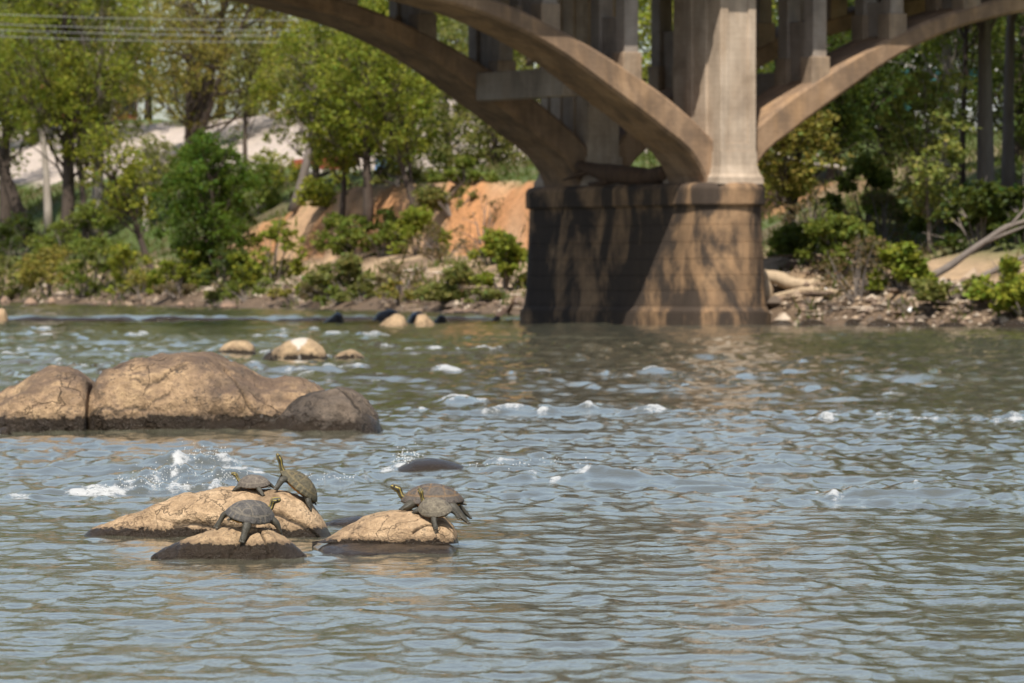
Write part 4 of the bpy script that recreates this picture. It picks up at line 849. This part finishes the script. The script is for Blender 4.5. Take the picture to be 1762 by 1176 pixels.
# ------------------------------------------------------------------ things on the bank
def glassm(name, c): return mat(name, 0.08, c, 0.6)
M['wall_white'] = mat('wall_white', .7, (.58, .56, .53)); M['brick'] = mat('brick_red', 0.9, (0.32, 0.10, 0.07)); M['white'] = mat('white_paint', 0.6, (0.75, 0.73, 0.70)); M['teal'] = glassm('teal_glass', (0.05, 0.20, 0.22)); M['pane'] = glassm('dark_glass', (0.03, 0.035, 0.04)); M['roofm'] = mat('roof_grey', 0.8, (0.22, 0.2, 0.19))
def building(label, c, rz, Wd, Dp, Hh, wallm, winm, cols, rows, win_w, win_h):
    e = empty('building', c, rz); tag(e, label, 'building')
    m_ = MB(); m_.box((-Wd / 2, 0, -1.5), (Wd / 2, Dp, Hh)); m_.build('wall', wallm, e)
    m_ = MB(); m_.box((-Wd / 2 - .3, -.3, Hh), (Wd / 2 + .3, Dp + .3, Hh + .5)); m_.build('roof', M['roofm'], e)
    for i in range(cols):
        for j in range(rows):
            x = -Wd / 2 + Wd * (i + .5) / cols; z = Hh * (j + .55) / rows
            m_ = MB(); m_.box((x - win_w / 2, -.08, z - win_h / 2), (x + win_w / 2, .02, z + win_h / 2)); wn = m_.build('window', M['white'], e)
            m_ = MB(); m_.box((x - win_w / 2 + .1, -.11, z - win_h / 2 + .1), (x + win_w / 2 - .1, -.05, z + win_h / 2 - .1)); m_.build('pane', winm, wn)
building('red brick building glimpsed through the trees at the upper left', atY(150, 500), 0.25, 9, 8, 6.5, M['brick'], M['pane'], 5, 2, 1.4, 2.2)
building('white building with teal glass behind the trees at the upper right', atY(1615, 292), -0.15, 6.5, 8, 8.6, M['wall_white'], M['teal'], 3, 2, 1.7, 2.4)

def car(label, base, rz, paint):
    e = empty('parked_car', base, rz); tag(e, label, 'car', 'cars parked on the bank top')
    pm = mat('car_paint', 0.25, paint, 0.6)
    prof = [(-2.2, .35), (-2.25, .75), (-2.1, .95), (-1.3, 1.0), (-0.75, 1.45), (0.65, 1.48), (1.25, 1.02), (2.1, .88), (2.25, .6), (2.2, .35)]
    rg = []
    for y, s_ in ((-.86, .94), (-.80, 1.0), (.80, 1.0), (.86, .94)):
        rg.append(np.array([(x * (1 if s_ == 1 else .985), y if z < 1.05 else y * .82, .35 + (z - .35) * (1 if s_ == 1 else .97)) for x, z in prof]))
    V, F = loft(rg, True, True); mesh_np('body', V, F, pm, e, smooth=False)
    for s_ in (-1, 1):
        m_ = MB(); y = .735 * s_
        V = [(-1.12, y * 1.06, 1.06), (1.05, y * 1.06, 1.06), (.6, y * .97, 1.40), (-.72, y * .97, 1.40)]; V2 = [(a, b + .03 * s_, c_) for a, b, c_ in V]
        m_.add(V + V2, [(0, 1, 2, 3), (7, 6, 5, 4), (0, 4, 5, 1), (1, 5, 6, 2), (2, 6, 7, 3), (3, 7, 4, 0)]); m_.build('side_window', M['pane'], e)
        for x in (-1.35, 1.38):
            m_ = MB(); m_.tube([(x, .70 * s_, .33), (x, .90 * s_, .33)], .33, 14); wh = m_.build('wheel', M['roofm'], e)
            m_ = MB(); m_.tube([(x, .89 * s_, .33), (x, .915 * s_, .33)], .19, 10); m_.build('rim', M['white'], wh)
        m_ = MB(); m_.box((2.16, .55 * s_ - .18, .62), (2.26, .55 * s_ + .18, .78)); m_.build('headlight', M['white'], e)
    m_ = MB(); V = [(1.22, -.66, 1.06), (1.22, .66, 1.06), (.68, .58, 1.46), (.68, -.58, 1.46)]; V2 = [(a + .04, b, c_ + .02) for a, b, c_ in V]
    m_.add(V + V2, [(0, 1, 2, 3), (7, 6, 5, 4), (0, 4, 5, 1), (1, 5, 6, 2), (2, 6, 7, 3), (3, 7, 4, 0)]); m_.build('windscreen', M['pane'], e)
car('dull red car parked on the bank left of the blue shelter', at(562, 302), 0.2, (0.32, 0.07, 0.05))
car('silver white car half hidden by the tall grey trunk at the right', P(1655, 205, 268), 2.6, (0.62, 0.63, 0.65))
tp = empty('tarp_shelter', at(665, 306)); tag(tp, 'small bright blue tarp shelter on the clay bank top', 'shelter')
tm = mat('blue_tarp', 0.5, (0.08, 0.22, 0.50)); m_ = MB()
V = [(-.75, -.6, 0), (.75, -.6, 0), (.8, .6, 0), (-.8, .6, 0), (-.62, -.15, 1.35), (.55, -.1, 1.2), (.58, .15, 1.22), (-.65, .12, 1.33)]
m_.add(V, [(0, 1, 5, 4), (1, 2, 6, 5), (2, 3, 7, 6), (3, 0, 4, 7), (4, 5, 6, 7)]); m_.build('tarp', tm, tp)
for x in (-.7, .7):
    m_ = MB(); m_.tube([(x, 0, -.1), (x * .9, 0, 1.35)], .03, 6); m_.build('pole', M['bark_grey'], tp)
for k, (px, py, lb) in enumerate([(1418, 512, 'white plastic scrap on the thin pale log'), (1565, 538, 'white scrap at the waterline below the brown thicket')]):
    b0 = at(px, py); m_ = MB(); m_.box((-.10, -.07, -.02), (.10, .07, .18), .03); o = m_.build('litter_scrap', M['white'], bevel=.03); o.location = b0; o.rotation_euler = (.3, .5, .4 + k); tag(o, lb, 'litter')
# overhead lines, on two poles
WYD = 335.0; pa = atY(-260, WYD); pb = atY(1262, WYD)
for q, lb in ((pa, 'wooden utility pole left of the view'), (pb, 'wooden utility pole behind the bridge pillar')):
    e = empty('utility_pole', q); tag(e, lb, 'pole', 'utility poles'); m_ = MB(); zt = 18.2 - q[2]
    m_.tube([(0, 0, -.5), (0, 0, zt)], [.17, .11], 9); m_.build('post', M['bark_grey'], e); m_ = MB(); m_.box((-.08, -1.3, zt - .75), (.08, 1.3, zt - .55)); m_.build('crossarm', M['bark_grey'], e)
cm = mat('cable', .7, (.25, .25, .24))
for k, (dy, z, lb) in enumerate([(-1.1, 17.6, 'topmost overhead cable'), (-.4, 17.05, 'second overhead cable from the top'), (.4, 16.75, 'third overhead cable from the top'), (1.1, 16.4, 'lowest overhead cable')]):
    s_ = np.linspace(0, 1, 40); pts = np.stack([pa[0] + (pb[0] - pa[0]) * s_, np.full(40, WYD + dy), z - 4 * .8 * s_ * (1 - s_)], -1)
    m_ = MB(); m_.tube(pts, .018, 5); tag(m_.build('overhead_cable', cm, smooth=True), lb + ' crossing the left trees', 'cable', 'overhead cables')

# ------------------------------------------------------------------ turtles
def shell_mat(name, dark, lightc, line):
    m = mat(name, 0.6); t = NT(m); co = t.coord('Object')
    n1 = t.noise(co, 9, 5, .65); c = t.mix(t.ramp(n1, [(.35, (0, 0, 0)), (.65, (1, 1, 1))]), dark, lightc)
    g_ = t.attr('groove').outputs['Fac']; c = t.mix(t.math('MULTIPLY', g_, .6), c, line)
    sp_ = t.ramp(t.noise(co, 34, 3, .6), [(.36, (1, 1, 1)), (.46, (0, 0, 0))]); c = t.mix(t.math('MULTIPLY', sp_, .45), c, tuple(q * .4 for q in dark))
    t.set(Base_Color=c, Roughness=t.mrange(n1, .3, .7, .42, .75)); t.bump(t.math('ADD', n1, t.math('MULTIPLY', t.noise(co, 60, 3), .5)), .6, .02); return m
def skin_mat(name):
    m = mat(name, .5); t = NT(m); co = t.coord('Object')
    c = t.mix(t.noise(co, 14, 4), (.025, .025, .018), (.085, .072, .05))
    s_ = t.attr('stripe').outputs['Fac']; c = t.mix(s_, c, (.62, .46, .06))
    t.set(Base_Color=c); t.bump(t.noise(co, 40, 3), .4, .01); return m
def plastron_mat(name):
    m = mat(name, .55); t = NT(m); co = t.coord('Object')
    n_ = t.noise(co, 6, 3); c = t.ramp(n_, [(.40, (.04, .025, .015)), (.50, (.45, .20, .035)), (.65, (.55, .32, .07))])
    t.set(Base_Color=c); return m
M['skin'] = skin_mat('turtle_skin'); M['plastron'] = plastron_mat('turtle_plastron'); M['eye'] = mat('eye', .15, (.02, .02, .015), .7); M['claw'] = mat('claw', .5, (.06, .05, .04))
SHELLS = {'grey': shell_mat('shell_grey', (.055, .05, .046), (.13, .118, .104), (.25, .21, .15)), 'brown': shell_mat('shell_brown', (.085, .068, .054), (.18, .15, .118), (.30, .25, .19)), 'olive': shell_mat('shell_olive', (.055, .047, .028), (.135, .115, .068), (.27, .20, .09)), 'dark': shell_mat('shell_dark', (.06, .05, .042), (.125, .105, .086), (.28, .16, .06)), 'pale': shell_mat('shell_pale', (.095, .078, .055), (.22, .185, .13), (.28, .24, .17))}

def carapace(parent, shell):
    nr, na = 34, 96
    r_ = np.linspace(0, 1, nr) ** 0.8; a = np.linspace(0, 2 * np.pi, na, endpoint=False)
    Rr, A = np.meshgrid(r_, a, indexing='ij')
    ca, sa = np.cos(A), np.sin(A)
    wdt = 0.385 * (1 - 0.07 * ca)      # a little wider behind
    scal = 1 + 0.014 * np.cos(A * 24) * sstep(.85, 1, Rr) * (ca < .5)
    x = 0.5 * Rr * ca * scal; y = wdt * Rr * sa * scal
    z = 0.265 * np.clip(1 - Rr ** 2.15, 0, 1) ** 0.72
    z = z + 0.016 * np.exp(-(y / .035) ** 2) * (1 - Rr) ** .4           # keel
    flare = sstep(.80, 1.0, Rr); z = z * (1 - .2 * flare) + 0.012 * flare - 0.02 * flare * np.abs(sa) ** 3
    # scute seams
    vb = 0.125 + 0.022 * np.cos(x * 2 * np.pi / .2)
    g_ = np.exp(-((np.abs(y) - vb) / .011) ** 2) * (Rr < .84)
    for xl in (-.36, -.18, .02, .21, .37): g_ = np.maximum(g_, np.exp(-((x - xl - .25 * np.maximum(np.abs(y) - .12, 0) * np.sign(xl + .001)) / .011) ** 2) * (Rr < .84))
    g_ = np.maximum(g_, np.exp(-((Rr - .84) / .022) ** 2))
    g_ = np.maximum(g_, np.exp(-(np.sin(A * 12.5) / .22) ** 2) * (Rr > .84))
    z = z - 0.007 * g_
    ray_ = np.exp(-(np.sin(A * 20 + 3 * np.sin(Rr * 9)) / .25) ** 2) * .35 * (Rr < .84)
    V = np.stack([x, y, z + 0.10], -1)
    # underside lip
    lip = [(1.0, .985, -.022), (.93, .93, -.020), (.80, .80, -.004)]
    ext = np.stack([np.stack([x[-1] * s1, y[-1] * s2, z[-1] + .10 + dz], -1) for s1, s2, dz in lip], 0)
    V = np.concatenate([V, ext], 0); n2 = V.shape[0]
    at_ = np.concatenate([np.maximum(g_, ray_), np.ones((3, na)) * .6], 0)
    i = np.arange(n2 - 1)[:, None] * na; j = np.arange(na)[None]; j2 = (j + 1) % na
    F = np.stack([i + j, i + na + j, i + na + j2, i + j2], -1).reshape(-1, 4)
    return mesh_np('carapace', V.reshape(-1, 3), F, SHELLS[shell], parent, attrs={'groove': ('FLOAT', at_.ravel())})
def plastron(parent):
    nr, na = 8, 40; r_ = np.linspace(0, 1, nr); a = np.linspace(0, 2 * np.pi, na, endpoint=False); Rr, A = np.meshgrid(r_, a, indexing='ij')
    low = np.stack([.44 * Rr * np.cos(A), .27 * Rr * np.sin(A), .005 + .03 * Rr ** 4], -1)
    br = np.abs(np.sin(A[-1])) ** 4
    side = np.stack([.44 * np.cos(A[-1]) * 1.01, (.27 + .07 * br) * np.sin(A[-1]), .05 + .05 * br], -1)[None]
    V = np.concatenate([low, side], 0); n2 = V.shape[0]; i = np.arange(n2 - 1)[:, None] * na; j = np.arange(na)[None]; j2 = (j + 1) % na
    F = np.stack([i + j, i + j2, i + na + j2, i + na + j], -1).reshape(-1, 4)
    return mesh_np('plastron', V.reshape(-1, 3), F, M['plastron'], parent)
def skin_body(parent, joints, edges, neck_ids):
    me = bpy.data.meshes.new('tmp'); me.from_pydata([j[0] for j in joints], edges, []); ob = bpy.data.objects.new('tmp', me); COL.objects.link(ob)
    sm = ob.modifiers.new('skin', 'SKIN'); sm.use_smooth_shade = True; sm.branch_smoothing = .3
    for k, (p, r_) in enumerate(joints):
        d = me.skin_vertices[0].data[k]; d.radius = r_ if isinstance(r_, tuple) else (r_, r_); d.use_root = (k == 0)
    ss = ob.modifiers.new('sub', 'SUBSURF'); ss.levels = 3; ss.render_levels = 3
    dg = bpy.context.evaluated_depsgraph_get(); dg.update(); out = bpy.data.meshes.new_from_object(ob.evaluated_get(dg))
    bpy.data.objects.remove(ob); out.name = 'body'
    V = np.empty(len(out.vertices) * 3); out.vertices.foreach_get('co', V); V = V.reshape(-1, 3)
    # yellow stripes run along neck and head, faint along the legs
    st = np.zeros(len(V)); bestd = np.full(len(V), 9.)
    pts = [np.array(joints[i][0]) for i in neck_ids]
    for a, b in zip(pts[:-1], pts[1:]):
        ab = b - a; t_ = np.clip(((V - a) @ ab) / (ab @ ab), 0, 1); c = a + t_[:, None] * ab; dv = V - c; d = np.linalg.norm(dv, axis=1)
        up = np.array([-ab[2], 0, ab[0]]) if abs(ab[1]) < .2 else np.array([0, 0, 1.]); up = up - ab * (up @ ab) / (ab @ ab); up /= np.linalg.norm(up); sd_ = np.cross(ab, up); sd_ /= np.linalg.norm(sd_)
        ang = np.arctan2(dv @ sd_, dv @ up); s_ = np.exp(-(np.sin(ang * 3 + .5) / .26) ** 2)
        m_ = d < bestd; st = np.where(m_ & (d < .09), s_, st); bestd = np.where(m_, d, bestd)
    at_ = out.attributes.new('stripe', 'FLOAT', 'POINT'); at_.data.foreach_set('value', st.astype(np.float32))
    out.materials.clear(); out.materials.append(M['skin']); out.polygons.foreach_set('use_smooth', np.ones(len(out.polygons), bool))
    return link('body', out, parent)
def turtle(label, pos, yaw, pitch, roll, L, shell, rocks, neck=(.10, .0, .36), head_turn=0.0, dangle=(), clear=.03, leg=.13):
    """pos: world xy under the shell centre; yaw 0 = facing right, 90 = away from the camera; neck: reach forward, sideways, up"""
    bv = bvh_of(rocks)
    def gz(x, y):
        h_ = bv.ray_cast(Vector((x, y, 3)), Vector((0, 0, -1))); return h_[0].z if h_[0] is not None else None
    R = Matrix.Rotation(math.radians(yaw), 4, 'Z') @ Matrix.Rotation(math.radians(-pitch), 4, 'Y') @ Matrix.Rotation(math.radians(roll), 4, 'X')
    # rest the plastron on the rock: lift until no plastron point is under the surface
    zs = []
    for fx in np.linspace(-.42, .42, 9):
        for fy in (-.22, 0, .22):
            v = R @ Vector((fx * L, fy * L, 0)); q = gz(pos[0] + v.x, pos[1] + v.y)
            if q is not None: zs.append(q - v.z)
    z0 = (max(zs) if zs else 0.0) + clear * L
    e = empty('turtle', (pos[0], pos[1], z0)); e.rotation_euler = R.to_euler(); e.scale = (L, L, L)
    Mw = Matrix.Translation((pos[0], pos[1], z0)) @ R @ Matrix.Scale(L, 4); Mi = Mw.inverted()
    carapace(e, shell); plastron(e)
    J = [((0, 0, .12), (.2, .10)), ((.24, 0, .12), (.15, .09)), ((-.24, 0, .12), (.15, .09))]; E = [(0, 1), (0, 2)]
    def addj(p, r_, par): J.append((tuple(p), r_)); E.append((par, len(J) - 1)); return len(J) - 1
    nf, ns_, nu_ = neck
    n1 = addj((.40, ns_ * .15, .12), .07, 1); n2 = addj((.50 + nf * .3, ns_ * .45, .12 + nu_ * .35), .056, n1); n3 = addj((.54 + nf * .7, ns_ * .8, .12 + nu_ * .75), .050, n2)
    hx, hy, hz = .56 + nf, ns_, .12 + nu_; ht = math.radians(head_turn); hd = np.array([math.cos(ht) * .9, math.sin(ht) * .9, .35]); hd /= np.linalg.norm(hd)
    h0 = np.array([hx, hy, hz]); h1 = h0 + hd * .085; h2 = h0 + hd * .15
    a0 = addj(h0, (.078, .070), n3); a1 = addj(h1, (.064, .054), a0); a2 = addj(h2, (.034, .029), a1)
    nid = [1, n1, n2, n3, a0, a1, a2]
    for k, (sx, sy) in enumerate(((1, 1), (1, -1), (-1, 1), (-1, -1))):
        if sx > 0: sh, kn, ft = (.29, .20 * sy, .09), (.37, .33 * sy, .05), (.43, .37 * sy, -.05)
        else: sh, kn, ft = (-.27, .20 * sy, .09), (-.35, .31 * sy, .04), (-.46, .34 * sy, -.05)
        fw = Mw @ Vector(ft); q = gz(fw.x, fw.y)
        if k not in dangle and q is not None:
            tgt = Mi @ Vector((fw.x, fw.y, q + .012 * L / .25)); dz_ = tgt - Vector(ft)
            if dz_.length > leg: dz_ = dz_ * (leg / dz_.length)
            ft = tuple(Vector(ft) + dz_)
        elif k in dangle: ft = (ft[0] - .06 * sx * 0 + (.02 if sx > 0 else -.08), ft[1] * 1.02, ft[2] - .13)
        s0 = addj(sh, (.10, .085), 1 if sx > 0 else 2); s1 = addj(kn, (.082, .066), s0)
        wr = tuple(np.array(kn) * .35 + np.array(ft) * .65); s2 = addj(wr, (.066, .046), s1); s3 = addj(ft, (.070, .026), s2)
        out = np.array(ft) - np.array(kn); out[2] *= .4; out /= np.linalg.norm(out) + 1e-9; sdv = np.cross(out, [0, 0, 1]); sdv /= np.linalg.norm(sdv) + 1e-9
        for q_ in (-1, 0, 1):
            addj(np.array(ft) + out * .075 + sdv * .045 * q_ + np.array([0, 0, -.008]), (.022, .014), s3)
    tl = addj((-.42, 0, .08), .035, 2); tl2 = addj((-.55, .03, .04), .014, tl)
    skin_body(e, J, E, nid)
    sdv = np.cross(hd, [0, 0, 1]); sdv /= np.linalg.norm(sdv); upv = np.cross(sdv, hd)
    for s_ in (-1, 1):
        c = h1 + sdv * .052 * s_ + upv * .022; m_ = MB(); a = np.linspace(0, 2 * np.pi, 10, endpoint=False)
        rg = [np.stack([c[0] + .016 * math.sin(p_) * np.cos(a), c[1] + .016 * math.sin(p_) * np.sin(a), np.full(10, c[2] + .016 * math.cos(p_))], -1) for p_ in np.linspace(math.pi - .1, .1, 6)]
        V, F = loft(rg, True, True); mesh_np('eye', V, F, M['eye'], e)
    return tag(e, label, 'turtle', 'turtles basking on the rocks')
def xy(px, Y): return ((px - 881) / FPX * Y, Y)
turtle('dark grey turtle straddling the low front rock, head up to the right', xy(429, 29.20), 46, 3, 20, .285, 'grey', [r2], neck=(-.06, .0, .22), head_turn=-50, dangle=(), clear=.05)
turtle('small brown turtle facing left on the crest of the largest tan rock', xy(437, 31.34), 152, 2, -12, .195, 'brown', [r1], neck=(.02, -.03, .22), head_turn=20)
turtle('olive turtle propped steeply upward with its neck stretched, right of the small brown turtle', xy(508, 31.36), 184, 40, -8, .262, 'olive', [r1], neck=(.10, .0, .17), head_turn=0)
turtle('large dark turtle facing left behind another on the right wedge rock', xy(744, 30.16), 178, 0, -4, .335, 'dark', [r3a, r3b], neck=(-.03, .0, .17), head_turn=0, dangle=(2, 3), clear=.02)
turtle('small pale turtle in front of the large dark one, head pointing up and away', xy(749, 29.93), 128, 14, -20, .215, 'pale', [r3a, r3b], neck=(-.06, .0, .30), head_turn=-20, clear=.02, leg=.05)

# ------------------------------------------------------------------ spray thrown up by the rapids
r = np.random.default_rng(91); src = [(700, 802, 20, 26, 170), (345, 798, 50, 22, 150), (250, 835, 55, 10, 90), (390, 826, 35, 12, 70), (190, 846, 45, 6, 40), (300, 820, 50, 14, 90), (860, 805, 50, 5, 40), (960, 797, 45, 5, 30), (570, 824, 40, 6, 30)]
P0 = []
for px, py, sx, sz, n in src:
    c0 = wat(px, py + 6); m_ = c0[1] / FPX
    P0.append(np.stack([c0[0] + r.normal(size=n) * sx * .6 * m_, c0[1] + r.normal(size=n) * .25, np.abs(r.normal(size=n)) * sz * .55 * m_ + .01 + .04 * r.random(n)], -1))
P0 = np.vstack(P0); n = len(P0); s_ = r.uniform(.002, .0055, n)[:, None]
octv = np.array([(1, 0, 0), (0, 1, 0), (-1, 0, 0), (0, -1, 0), (0, 0, 1.2), (0, 0, -1.2)], float)
V = (P0[:, None] + octv[None] * s_[:, None]).reshape(-1, 3); octf = np.array([(0, 1, 4), (1, 2, 4), (2, 3, 4), (3, 0, 4), (1, 0, 5), (2, 1, 5), (3, 2, 5), (0, 3, 5)])
F = (np.arange(n)[:, None, None] * 6 + octf[None]).reshape(-1, 3)
o = mesh_np('spray', V, F, mat('spray', .2, (.8, .8, .78), .6)); tag(o, 'white droplets of spray above the rapids', 'spray', kind='stuff')
